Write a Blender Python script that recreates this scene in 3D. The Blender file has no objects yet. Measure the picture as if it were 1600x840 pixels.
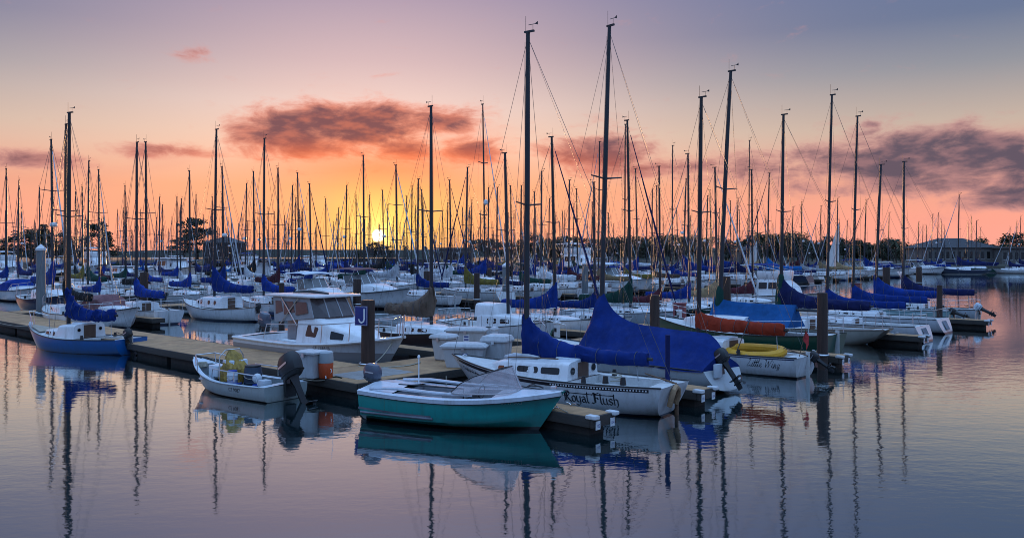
import bpy, bmesh, math, random
from mathutils import Vector, Matrix, noise
from mathutils.bvhtree import BVHTree
R = math.radians
random.seed(7)
SC = bpy.context.scene
COL = SC.collection

# ---------------------------------------------------------------- camera
H, F, YH = 4.3, 1280.0, 396.0          # eye height, focal length and horizon row of a 1600 px wide picture
cam = bpy.data.cameras.new('camera'); camo = bpy.data.objects.new('camera', cam); COL.objects.link(camo)
camo.location = (0, 0, H); camo.rotation_euler = (R(90), 0, 0)
cam.sensor_width = 36; cam.lens = 36*F/1600; cam.shift_y = -(420-YH)/1600
cam.clip_start = 0.1; cam.clip_end = 12000
SC.camera = camo

# ---------------------------------------------------------------- world, sun, exposure
SUN_AZ = math.atan2(591-800, F); SUN_EL = math.atan2(396-368, math.hypot(F, 209))
def srgb(r, g, b):
    f = lambda c: (c/12.92 if c <= .04045 else ((c+.055)/1.055)**2.4)
    return (f(r/255), f(g/255), f(b/255), 1)
def px_angles(x, y):
    return math.degrees(math.atan2(x-800, F)), math.degrees(math.atan2(YH-y, math.hypot(F, x-800)))

world = bpy.data.worlds.new('World'); SC.world = world; world.use_nodes = True
world.cycles.sampling_method = 'MANUAL'; world.cycles.sample_map_resolution = 256
nt = world.node_tree; nt.nodes.clear()
def nd(t, **k):
    n = nt.nodes.new(t)
    for a, b in k.items(): setattr(n, a, b)
    return n
def mth(op, a, b=None, c=None, clamp=False):
    n = nd('ShaderNodeMath', operation=op, use_clamp=clamp)
    for i, v in enumerate((a, b, c)):
        if v is None: continue
        if isinstance(v, (int, float)): n.inputs[i].default_value = v
        else: nt.links.new(v, n.inputs[i])
    return n.outputs[0]
def mixc(f, a, b, blend='MIX'):
    n = nd('ShaderNodeMix', data_type='RGBA', blend_type=blend)
    for s, v in ((n.inputs[0], f), (n.inputs[6], a), (n.inputs[7], b)):
        if isinstance(v, (int, float)): s.default_value = v
        elif isinstance(v, tuple): s.default_value = v
        else: nt.links.new(v, s)
    return n.outputs[2]
def ramp(f, stops, mode='EASE'):
    n = nd('ShaderNodeValToRGB'); cr = n.color_ramp; cr.interpolation = mode
    while len(cr.elements) < len(stops): cr.elements.new(.5)
    for e, (p, c) in zip(cr.elements, stops): e.position = p; e.color = c
    nt.links.new(f, n.inputs[0]); return n.outputs[0]
def sstep(x, lo, hi):
    n = nd('ShaderNodeMapRange', interpolation_type='SMOOTHSTEP')
    nt.links.new(x, n.inputs[0]); n.inputs[1].default_value = lo; n.inputs[2].default_value = hi
    return n.outputs[0]
tc = nd('ShaderNodeTexCoord'); sx = nd('ShaderNodeSeparateXYZ'); nt.links.new(tc.outputs['Generated'], sx.inputs[0])
X, Y, Z = sx.outputs
AZ = mth('MULTIPLY', mth('ARCTAN2', X, Y), 57.2958)
EL = mth('MULTIPLY', mth('ARCSINE', Z), 57.2958)
daz = mth('SUBTRACT', AZ, math.degrees(SUN_AZ)); delv = mth('SUBTRACT', EL, math.degrees(SUN_EL))
def gauss(cx, cy, rx, ry):
    a = mth('DIVIDE', mth('SUBTRACT', AZ, cx), rx); b = mth('DIVIDE', mth('SUBTRACT', EL, cy), ry)
    return mth('EXPONENT', mth('MULTIPLY', mth('ADD', mth('MULTIPLY', a, a), mth('MULTIPLY', b, b)), -1))
f90 = mth('DIVIDE', mth('MAXIMUM', EL, 0.0), 90.0)
e = lambda d: d/90
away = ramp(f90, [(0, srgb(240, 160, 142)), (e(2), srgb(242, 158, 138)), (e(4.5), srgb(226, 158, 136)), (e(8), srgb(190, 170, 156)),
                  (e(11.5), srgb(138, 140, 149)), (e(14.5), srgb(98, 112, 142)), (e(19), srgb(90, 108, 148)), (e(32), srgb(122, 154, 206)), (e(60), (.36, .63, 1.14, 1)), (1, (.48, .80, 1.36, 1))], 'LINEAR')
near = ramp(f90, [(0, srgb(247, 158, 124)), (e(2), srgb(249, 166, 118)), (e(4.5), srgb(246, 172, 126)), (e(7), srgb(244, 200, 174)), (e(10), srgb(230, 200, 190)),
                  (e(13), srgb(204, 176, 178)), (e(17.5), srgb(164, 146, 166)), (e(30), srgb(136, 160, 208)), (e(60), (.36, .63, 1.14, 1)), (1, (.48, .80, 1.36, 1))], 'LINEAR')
d22 = mth('DIVIDE', daz, 20.0)
fz = mth('EXPONENT', mth('MULTIPLY', mth('MULTIPLY', d22, d22), -1))
behind = ramp(f90, [(0, srgb(104, 122, 158)), (e(6), srgb(110, 132, 172)), (e(14), srgb(112, 144, 192)), (e(30), srgb(126, 168, 224)), (e(60), (.38, .66, 1.18, 1)), (1, (.48, .80, 1.36, 1))], 'LINEAR')  # overhead stops of all three ramps brightened past natural, to fill the boats
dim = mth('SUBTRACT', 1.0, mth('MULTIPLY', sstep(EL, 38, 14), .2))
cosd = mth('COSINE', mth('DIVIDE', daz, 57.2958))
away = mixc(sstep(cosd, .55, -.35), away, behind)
sky = mixc(fz, away, near)
# yellow aureole round the sun
au = gauss(math.degrees(SUN_AZ)+.6, 1.8, 5.0, 3.2)
sky = mixc(mth('MULTIPLY', au, .8), sky, srgb(255, 206, 88))
# physical sky under it, low sun
ns = nd('ShaderNodeTexSky', sky_type='NISHITA', sun_disc=False, sun_elevation=SUN_EL, sun_rotation=SUN_AZ, air_density=1.2, dust_density=2.0)
# clouds: an fbm warped by the places where banks hang
cmb = nd('ShaderNodeCombineXYZ'); nt.links.new(mth('MULTIPLY', AZ, .16), cmb.inputs[0]); nt.links.new(mth('MULTIPLY', EL, .42), cmb.inputs[1])
nz = nd('ShaderNodeTexNoise', noise_dimensions='2D'); nt.links.new(cmb.outputs[0], nz.inputs['Vector'])
nz.inputs['Scale'].default_value = 1.9; nz.inputs['Detail'].default_value = 10; nz.inputs['Roughness'].default_value = .64; nz.inputs['Distortion'].default_value = .25
nv = nz.outputs[0]
cmb2 = nd('ShaderNodeCombineXYZ'); nt.links.new(mth('MULTIPLY', AZ, .05), cmb2.inputs[0]); nt.links.new(mth('MULTIPLY', EL, .3), cmb2.inputs[1])
nz2 = nd('ShaderNodeTexNoise', noise_dimensions='2D'); nt.links.new(cmb2.outputs[0], nz2.inputs['Vector']); nz2.inputs['Scale'].default_value = 1.0; nz2.inputs['Detail'].default_value = 6
banks = [(455, 208, 62, 26, 1), (545, 196, 80, 27, 1.05), (600, 182, 60, 16, .8), (690, 188, 58, 15, .85), (630, 232, 48, 17, .75), (735, 234, 40, 16, .8),
         (520, 225, 90, 18, .7), (940, 240, 58, 24, .95), (1010, 262, 60, 14, .6), (1430, 250, 130, 34, 1.0), (1520, 232, 95, 22, 1.05), (1470, 275, 120, 24, .8), (1575, 305, 60, 16, .9),
         (1585, 250, 60, 22, .8), (1310, 240, 75, 15, .75), (1160, 262, 110, 20, .62), (1240, 285, 90, 18, .55), (35, 248, 80, 14, .62), (250, 236, 70, 10, .55), (296, 86, 24, 8, .5), (385, 196, 30, 14, .6), (1362, 195, 18, 5, .5), (1650, 262, 120, 40, .9)]
m = None
for (bx, by, brx, bry, w) in banks:
    a0, e0 = px_angles(bx, by); a1, _ = px_angles(bx+brx, by); _, e1 = px_angles(bx, by-bry)
    g = mth('MULTIPLY', gauss(a0, e0, abs(a1-a0)*1.5, abs(e1-e0)*1.6), w)
    m = g if m is None else mth('MAXIMUM', m, g)
# the same kind of banks carry on round the horizon
oth = mth('MULTIPLY', mth('MULTIPLY', sstep(mth('ABSOLUTE', AZ), 38, 50), mth('EXPONENT', mth('MULTIPLY', mth('POWER', mth('DIVIDE', mth('SUBTRACT', EL, 7.5), 4.0), 2), -1))), sstep(nz2.outputs[0], .42, .62))
m = mth('MAXIMUM', m, mth('MULTIPLY', oth, .9))
dens = mth('ADD', m, mth('MULTIPLY', mth('SUBTRACT', nv, .5), 1.15))
thin = sstep(dens, .14, .66); core = sstep(dens, .30, .92)
sunprox = gauss(math.degrees(SUN_AZ)+.5, 5, 15, 9)
edge = mixc(sunprox, srgb(196, 140, 138), srgb(250, 128, 84))
corec = mixc(sunprox, srgb(80, 74, 92), srgb(104, 62, 76))
corec = mixc(mth('MULTIPLY', sunprox, sstep(delv, 7.0, 4.4)), corec, srgb(238, 108, 64))
nz3 = nd('ShaderNodeTexNoise', noise_dimensions='2D'); nt.links.new(cmb.outputs[0], nz3.inputs['Vector']); nz3.inputs['Scale'].default_value = 3.4; nz3.inputs['Detail'].default_value = 7
corec = mixc(mth('MULTIPLY', sstep(nz3.outputs[0], .42, .72), .36), corec, edge)
streak = mth('MULTIPLY', sstep(nz2.outputs[0], .5, .75), gauss(0, 6.5, 60, 3.0))
sky = mixc(mth('MULTIPLY', streak, .35), sky, edge)
under = gauss(px_angles(600, 262)[0], px_angles(600, 262)[1], 8, 1.5)
sky = mixc(mth('MULTIPLY', under, .55), sky, srgb(250, 112, 50))
sky = mixc(mth('MULTIPLY', thin, .8), sky, edge)
sky = mixc(mth('MULTIPLY', core, .95), sky, corec)
# aureole and disc
dd = mth('SQRT', mth('ADD', mth('MULTIPLY', daz, daz), mth('MULTIPLY', delv, delv)))
glow = mth('EXPONENT', mth('MULTIPLY', dd, -1.0))
sky = mixc(1.0, sky, mixc(glow, (0, 0, 0, 1), (1.5, .95, .3, 1)), 'ADD')
disc = sstep(dd, .48, .26)
sky = mixc(disc, sky, (9, 7.6, 5, 1))
sky = mixc(1.0, sky, mixc(1.0, ns.outputs[0], (.006, .006, .006, 1), 'MULTIPLY'), 'ADD')
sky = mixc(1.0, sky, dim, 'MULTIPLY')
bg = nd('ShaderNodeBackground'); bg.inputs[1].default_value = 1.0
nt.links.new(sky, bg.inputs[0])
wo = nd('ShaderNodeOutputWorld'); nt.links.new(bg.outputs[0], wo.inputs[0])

sun = bpy.data.lights.new('sun', 'SUN'); sun.energy = 4.0; sun.angle = R(.6); sun.color = (1, .52, .22)
suno = bpy.data.objects.new('sun', sun); COL.objects.link(suno)
sd = Vector((math.sin(SUN_AZ)*math.cos(SUN_EL), math.cos(SUN_AZ)*math.cos(SUN_EL), math.sin(SUN_EL)))
suno.rotation_euler = (-sd).to_track_quat('-Z', 'Y').to_euler()
vs = SC.view_settings; vs.view_transform = 'Standard'; vs.look = 'None'; vs.exposure = 0.5; vs.gamma = 1; vs.use_curve_mapping = False
cy = SC.cycles
cy.use_denoising = True; cy.filter_width = 0.95; cy.max_bounces = 6; cy.diffuse_bounces = 2; cy.glossy_bounces = 4; cy.transmission_bounces = 4; cy.transparent_max_bounces = 8
cy.sample_clamp_indirect = 4.0; cy.caustics_reflective = False; cy.caustics_refractive = False

# ---------------------------------------------------------------- materials
MATS = {}
def mat(name, col, rough=.5, metal=0.0, var=.12, scale=4.0, bump=0.0, bscale=30.0, stretch=(1, 1, 1), spec=.5, dirt=None, alpha=None, trans=0.0, coat=0.0, objvar=0.0):
    if name in MATS: return MATS[name]
    m = bpy.data.materials.new(name); m.use_nodes = True; t = m.node_tree; p = t.nodes['Principled BSDF']
    p.inputs['Roughness'].default_value = rough; p.inputs['Metallic'].default_value = metal
    p.inputs['Specular IOR Level'].default_value = spec; p.inputs['Coat Weight'].default_value = coat
    p.inputs['Transmission Weight'].default_value = trans
    tcn = t.nodes.new('ShaderNodeTexCoord'); mp = t.nodes.new('ShaderNodeMapping'); mp.inputs['Scale'].default_value = stretch
    t.links.new(tcn.outputs['Object'], mp.inputs[0])
    n = t.nodes.new('ShaderNodeTexNoise'); n.inputs['Scale'].default_value = scale; n.inputs['Detail'].default_value = 6; n.inputs['Roughness'].default_value = .65
    t.links.new(mp.outputs[0], n.inputs['Vector'])
    mr = t.nodes.new('ShaderNodeMapRange'); mr.inputs[1].default_value = .3; mr.inputs[2].default_value = .7; mr.inputs[3].default_value = 1-var; mr.inputs[4].default_value = 1+var*.6
    t.links.new(n.outputs[0], mr.inputs[0])
    mx = t.nodes.new('ShaderNodeMix'); mx.data_type = 'RGBA'; mx.blend_type = 'MULTIPLY'; mx.inputs[0].default_value = 1
    mx.inputs[6].default_value = (*col, 1); t.links.new(mr.outputs[0], mx.inputs[7]); out = mx.outputs[2]
    if objvar:
        oi = t.nodes.new('ShaderNodeObjectInfo'); hs = t.nodes.new('ShaderNodeHueSaturation')
        r2 = t.nodes.new('ShaderNodeMapRange'); r2.inputs[3].default_value = 1-objvar; r2.inputs[4].default_value = 1+objvar
        t.links.new(oi.outputs['Random'], r2.inputs[0]); t.links.new(r2.outputs[0], hs.inputs['Value']); t.links.new(out, hs.inputs['Color']); out = hs.outputs[0]
    if dirt:
        n2 = t.nodes.new('ShaderNodeTexNoise'); n2.inputs['Scale'].default_value = 2.2; n2.inputs['Detail'].default_value = 8; n2.inputs['Roughness'].default_value = .7
        mp2 = t.nodes.new('ShaderNodeMapping'); mp2.inputs['Scale'].default_value = (1.6, 1.6, .35); t.links.new(tcn.outputs['Object'], mp2.inputs[0]); t.links.new(mp2.outputs[0], n2.inputs['Vector'])
        r3 = t.nodes.new('ShaderNodeMapRange'); r3.inputs[1].default_value = .5; r3.inputs[2].default_value = .75; r3.inputs[4].default_value = .6
        t.links.new(n2.outputs[0], r3.inputs[0])
        m3 = t.nodes.new('ShaderNodeMix'); m3.data_type = 'RGBA'; t.links.new(r3.outputs[0], m3.inputs[0]); t.links.new(out, m3.inputs[6]); m3.inputs[7].default_value = (*dirt, 1); out = m3.outputs[2]
    t.links.new(out, p.inputs['Base Color'])
    if bump:
        nb = t.nodes.new('ShaderNodeTexNoise'); nb.inputs['Scale'].default_value = bscale; nb.inputs['Detail'].default_value = 5; t.links.new(mp.outputs[0], nb.inputs['Vector'])
        b = t.nodes.new('ShaderNodeBump'); b.inputs['Strength'].default_value = bump; b.inputs['Distance'].default_value = .02
        t.links.new(nb.outputs[0], b.inputs['Height']); t.links.new(b.outputs[0], p.inputs['Normal'])
    if alpha is not None: p.inputs['Alpha'].default_value = alpha
    MATS[name] = m; return m
def hullmat(name, top, stripe=(.02, .03, .08), bottom=(.02, .02, .025), rough=.28, s0=.03, s1=.10, dirt=(.35, .32, .27), low=None, lowz=.5):
    """gelcoat topsides, boot stripe and antifouling by height above the waterline"""
    if name in MATS: return MATS[name]
    m = mat(name, top, rough, var=.06, scale=1.5, dirt=dirt, coat=.2)
    t = m.node_tree; p = t.nodes['Principled BSDF']; src = p.inputs['Base Color'].links[0].from_socket
    tcn = t.nodes.new('ShaderNodeTexCoord'); s = t.nodes.new('ShaderNodeSeparateXYZ'); t.links.new(tcn.outputs['Object'], s.inputs[0])
    def below(z):
        n = t.nodes.new('ShaderNodeMath'); n.operation = 'LESS_THAN'; t.links.new(s.outputs[2], n.inputs[0]); n.inputs[1].default_value = z; return n.outputs[0]
    def mx(f, a, b):
        n = t.nodes.new('ShaderNodeMix'); n.data_type = 'RGBA'; t.links.new(f, n.inputs[0]); t.links.new(a, n.inputs[6]); n.inputs[7].default_value = (*b, 1); return n.outputs[2]
    if low: src = mx(below(lowz), src, low)
    ns_ = t.nodes.new('ShaderNodeTexNoise'); ns_.inputs['Scale'].default_value = 3.0; ns_.inputs['Detail'].default_value = 7; ns_.inputs['Roughness'].default_value = .7
    mp3 = t.nodes.new('ShaderNodeMapping'); mp3.inputs['Scale'].default_value = (2.2, 2.2, .5); t.links.new(tcn.outputs['Object'], mp3.inputs[0]); t.links.new(mp3.outputs[0], ns_.inputs['Vector'])
    zz = t.nodes.new('ShaderNodeMapRange'); zz.inputs[1].default_value = s1; zz.inputs[2].default_value = s1+.26; zz.inputs[3].default_value = .62; zz.inputs[4].default_value = .12; t.links.new(s.outputs[2], zz.inputs[0])
    mu = t.nodes.new('ShaderNodeMath'); mu.operation = 'MULTIPLY'; t.links.new(ns_.outputs[0], mu.inputs[0]); t.links.new(zz.outputs[0], mu.inputs[1])
    ms3 = t.nodes.new('ShaderNodeMapRange'); ms3.inputs[1].default_value = .12; ms3.inputs[2].default_value = .38; ms3.inputs[4].default_value = .7; t.links.new(mu.outputs[0], ms3.inputs[0])
    sc3 = t.nodes.new('ShaderNodeMix'); sc3.data_type = 'RGBA'; t.links.new(ms3.outputs[0], sc3.inputs[0]); t.links.new(src, sc3.inputs[6]); sc3.inputs[7].default_value = (top[0]*.45+.03, top[1]*.42+.03, top[2]*.34+.02, 1); src = sc3.outputs[2]
    vs_ = t.nodes.new('ShaderNodeTexNoise'); vs_.inputs['Scale'].default_value = 6; vs_.inputs['Detail'].default_value = 4; mp4 = t.nodes.new('ShaderNodeMapping'); mp4.inputs['Scale'].default_value = (2.5, 2.5, .12); t.links.new(tcn.outputs['Object'], mp4.inputs[0]); t.links.new(mp4.outputs[0], vs_.inputs['Vector'])
    v3 = t.nodes.new('ShaderNodeMapRange'); v3.inputs[1].default_value = .62; v3.inputs[2].default_value = .8; v3.inputs[4].default_value = .55; t.links.new(vs_.outputs[0], v3.inputs[0])
    sc4 = t.nodes.new('ShaderNodeMix'); sc4.data_type = 'RGBA'; t.links.new(v3.outputs[0], sc4.inputs[0]); t.links.new(src, sc4.inputs[6]); sc4.inputs[7].default_value = (top[0]*.5+.05, top[1]*.42+.03, top[2]*.32+.01, 1); src = sc4.outputs[2]
    src = mx(below(s1), src, stripe); src = mx(below(s0), src, bottom)
    t.links.new(src, p.inputs['Base Color']); return m

WHITE = (.80, .81, .82)
gel = mat('gelcoat_white', WHITE, .32, var=.06, scale=3, dirt=(.42, .40, .36), coat=.15, objvar=.06)
gelb = mat('gelcoat_bluewhite', (.62, .70, .76), .34, var=.06, scale=3, dirt=(.36, .38, .38), objvar=.06)
deckm = mat('deck_offwhite', (.66, .67, .66), .55, var=.12, scale=5, dirt=(.36, .34, .30), objvar=.08)
tand = mat('deck_tan', (.40, .34, .26), .7, var=.2, scale=6, bump=.2)
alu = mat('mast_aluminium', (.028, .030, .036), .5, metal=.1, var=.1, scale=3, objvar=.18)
dark_mast = mat('mast_dark', (.02, .019, .02), .5, var=.2, scale=4)
wood_mast = mat('mast_wood', (.13, .06, .03), .5, var=.3, scale=3, stretch=(3, 3, .4))
steel = mat('stainless', (.62, .63, .65), .28, metal=.9, var=.08)
wire = mat('rigging_wire', (.10, .10, .11), .5, metal=.5, var=.1)
glass = mat('window_dark', (.010, .011, .013), .08, var=.1, spec=.7)
glassb = mat('window_grey', (.16, .16, .16), .15, var=.25, scale=10)
rubber = mat('rubber_black', (.018, .018, .02), .45, var=.2)
wood = mat('teak', (.16, .085, .045), .6, var=.3, scale=5, stretch=(.5, 4, 4), bump=.2)
brown = mat('companion_wood', (.10, .055, .035), .5, var=.3, scale=6, stretch=(4, 4, .5))
def cloth(n, c, r=.85): return mat(n, c, r, var=.38, scale=1.7, bump=.9, bscale=5, objvar=.32, spec=.2, dirt=tuple(x*.75+.02 for x in c))
royal = cloth('canvas_royal_blue', (.006, .032, .205)); navy = cloth('canvas_navy', (.012, .018, .085)); sky_c = cloth('canvas_sky_blue', (.012, .12, .36))
maroon = cloth('canvas_maroon', (.085, .022, .03)); mauve = cloth('canvas_mauve', (.20, .10, .105)); tan_c = cloth('canvas_tan', (.34, .24, .13)); olive = cloth('canvas_olive', (.16, .13, .03)); brown_c = cloth('canvas_brown', (.13, .09, .065))
black_c = cloth('canvas_black', (.012, .014, .016)); green_c = cloth('canvas_green', (.010, .045, .035)); red_c = cloth('canvas_red', (.42, .05, .02)); white_c = cloth('canvas_white', (.55, .58, .62)); grey_c = cloth('canvas_grey', (.20, .21, .24)); yellow_c = cloth('canvas_yellow', (.42, .30, .03))

# ---------------------------------------------------------------- mesh helpers
class MB:
    def __init__(s): s.v = []; s.f = []; s.mi = []
    def add(s, vs, fs, mi=0):
        o = len(s.v); s.v += [tuple(v) for v in vs]
        for f in fs: s.f.append(tuple(i+o for i in f)); s.mi.append(mi)
        return s
    def box(s, c, d, mi=0, rz=0):
        x, y, z = d[0]/2, d[1]/2, d[2]/2; ca, sa = math.cos(rz), math.sin(rz)
        vs = [(c[0]+i*x*ca-j*y*sa, c[1]+i*x*sa+j*y*ca, c[2]+k*z) for k in (-1, 1) for j in (-1, 1) for i in (-1, 1)]
        return s.add(vs, [(0, 2, 3, 1), (4, 5, 7, 6), (0, 1, 5, 4), (2, 6, 7, 3), (0, 4, 6, 2), (1, 3, 7, 5)], mi)
    def rings(s, rs, mi=0, closed=True, cap=(True, True), flip=False):
        n = len(rs[0]); vs = [p for r in rs for p in r]; fs = []
        for i in range(len(rs)-1):
            for j in range(n if closed else n-1):
                q = (i*n+j, i*n+(j+1) % n, (i+1)*n+(j+1) % n, (i+1)*n+j); fs.append(q[::-1] if flip else q)
        if cap[0]: fs.append(tuple(range(n))[::-1] if not flip else tuple(range(n)))
        if cap[1]: fs.append(tuple((len(rs)-1)*n+j for j in range(n))[::-1 if flip else 1])
        return s.add(vs, fs, mi)
    def tube(s, pts, r, n=6, mi=0, cap=True):
        P = [Vector(p) for p in pts]; rs = []
        rr = r if isinstance(r, (list, tuple)) else [r]*len(P)
        up = None
        for i, p in enumerate(P):
            t = (P[min(i+1, len(P)-1)]-P[max(i-1, 0)]).normalized()
            if up is None: up = Vector((0, 0, 1)) if abs(t.z) < .9 else Vector((1, 0, 0))
            a = t.cross(up).normalized(); b = a.cross(t).normalized(); up = b
            rs.append([p+a*rr[i]*math.cos(2*math.pi*k/n)+b*rr[i]*math.sin(2*math.pi*k/n) for k in range(n)])
        return s.rings(rs, mi, True, (cap, cap), flip=False)
    def rbox(s, c, d, r=.03, mi=0, taper=1.0, seg=2):
        x, y, z = d[0]/2, d[1]/2, d[2]/2
        def ring(zz, ins, k=1.0):
            o = []
            for (sx_, sy_, a0) in ((1, 1, 0), (-1, 1, 90), (-1, -1, 180), (1, -1, 270)):
                for q in range(seg+1):
                    a = R(a0+90*q/seg); o.append((c[0]+(sx_*(x*k-r)+(r-ins)*math.cos(a)), c[1]+(sy_*(y*k-r)+(r-ins)*math.sin(a)), c[2]+zz))
            return o
        return s.rings([ring(-z, r*.5, taper), ring(-z+r*.6, 0, taper), ring(z-r*.7, 0), ring(z-r*.2, r*.25), ring(z, r*.8)], mi)
    def disc(s, c, nrm, r, th, n=12, mi=0):
        c = Vector(c); q = Vector(nrm).normalized(); return s.tube([c-q*th/2, c+q*th/2], r, n, mi)
    def mesh(s, name, mats, smooth=35):
        me = bpy.data.meshes.new(name); me.from_pydata(s.v, [], s.f); me.update()
        for m_ in mats: me.materials.append(m_)
        if any(s.mi): me.polygons.foreach_set('material_index', s.mi)
        if smooth:
            me.polygons.foreach_set('use_smooth', [True]*len(me.polygons)); me.set_sharp_from_angle(angle=R(smooth))
        return me
def ob(name, data, parent=None, loc=(0, 0, 0), rot=(0, 0, 0), scale=(1, 1, 1)):
    o = bpy.data.objects.new(name, data); COL.objects.link(o); o.location = loc; o.rotation_euler = rot; o.scale = scale
    if parent: o.parent = parent
    return o
def mk(name, mb, m, parent=None, loc=(0, 0, 0), rot=(0, 0, 0), smooth=35):
    return ob(name, mb.mesh(name, m if isinstance(m, (list, tuple)) else [m], smooth), parent, loc, rot)
def tag(o, label=None, cat=None, group=None, kind=None):
    for k, v in (('label', label), ('category', cat), ('group', group), ('kind', kind)):
        if v: o[k] = v
    return o
def W(px, py, z=0.0):
    y = F*(H-z)/(py-YH); return Vector(((px-800)*y/F, y, z))
AH = 137.5                                  # the fingers' direction; the walkways run at right angles to it
A = Vector((math.cos(R(AH)), math.sin(R(AH)), 0)); B = Vector((math.sin(R(AH)), -math.cos(R(AH)), 0)); O = Vector((-4.9, 27.95, 0))
def AB(a, b, z=0): return O+A*a+B*b+Vector((0, 0, z))

# ---------------------------------------------------------------- water
wm = bpy.data.materials.new('harbour_water'); wm.use_nodes = True; t = wm.node_tree; t.nodes.clear()
o_ = t.nodes.new('ShaderNodeOutputMaterial'); df = t.nodes.new('ShaderNodeBsdfDiffuse'); df.inputs[0].default_value = (.006, .018, .021, 1)
gl = t.nodes.new('ShaderNodeBsdfGlossy'); gl.inputs[0].default_value = (.89, .96, .97, 1); gl.inputs[1].default_value = .035
fr = t.nodes.new('ShaderNodeFresnel'); fr.inputs[0].default_value = 1.45
mp_ = t.nodes.new('ShaderNodeMapRange'); mp_.inputs[1].default_value = 0; mp_.inputs[2].default_value = .55; mp_.inputs[3].default_value = .23; mp_.inputs[4].default_value = .95
mxs = t.nodes.new('ShaderNodeMixShader'); t.links.new(fr.outputs[0], mp_.inputs[0]); t.links.new(mp_.outputs[0], mxs.inputs[0]); t.links.new(df.outputs[0], mxs.inputs[1]); t.links.new(gl.outputs[0], mxs.inputs[2]); t.links.new(mxs.outputs[0], o_.inputs[0])
tcw = t.nodes.new('ShaderNodeTexCoord')
def wn(scale, stretch, rot, det):
    q = t.nodes.new('ShaderNodeMapping'); q.inputs['Scale'].default_value = stretch; q.inputs['Rotation'].default_value = (0, 0, rot); t.links.new(tcw.outputs['Object'], q.inputs[0])
    n = t.nodes.new('ShaderNodeTexNoise'); n.inputs['Scale'].default_value = scale; n.inputs['Detail'].default_value = det; n.inputs['Roughness'].default_value = .5; t.links.new(q.outputs[0], n.inputs['Vector']); return n.outputs[0]
bprev = None
calm = wn(.035, (1, 1, 1), 0, 3); cr = t.nodes.new('ShaderNodeMapRange'); cr.inputs[1].default_value = .38; cr.inputs[2].default_value = .62; cr.inputs[3].default_value = .25; cr.inputs[4].default_value = 1.05; t.links.new(calm, cr.inputs[0])
for sc_, st_, ro_, dt_, dist in ((.55, (1, 1.9, 1), .15, 2, .010), (2.6, (1, 1.7, 1), -.25, 3, .0056)):
    b_ = t.nodes.new('ShaderNodeBump'); b_.inputs['Distance'].default_value = dist; b_.inputs['Strength'].default_value = 1
    mm = t.nodes.new('ShaderNodeMath'); mm.operation = 'MULTIPLY'; t.links.new(wn(sc_, st_, ro_, dt_), mm.inputs[0]); t.links.new(cr.outputs[0], mm.inputs[1])
    t.links.new(mm.outputs[0], b_.inputs['Height'])
    if bprev: t.links.new(bprev.outputs[0], b_.inputs['Normal'])
    bprev = b_
for n_ in (gl, df): t.links.new(bprev.outputs[0], n_.inputs['Normal'])
w_ = MB().add([(-4000, -60, 0), (4000, -60, 0), (4000, 6000, 0), (-4000, 6000, 0)], [(0, 1, 2, 3)])
tag(mk('water', w_, wm, smooth=0), 'calm harbour water reflecting masts and the sunset sky', 'water', kind='structure')

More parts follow.
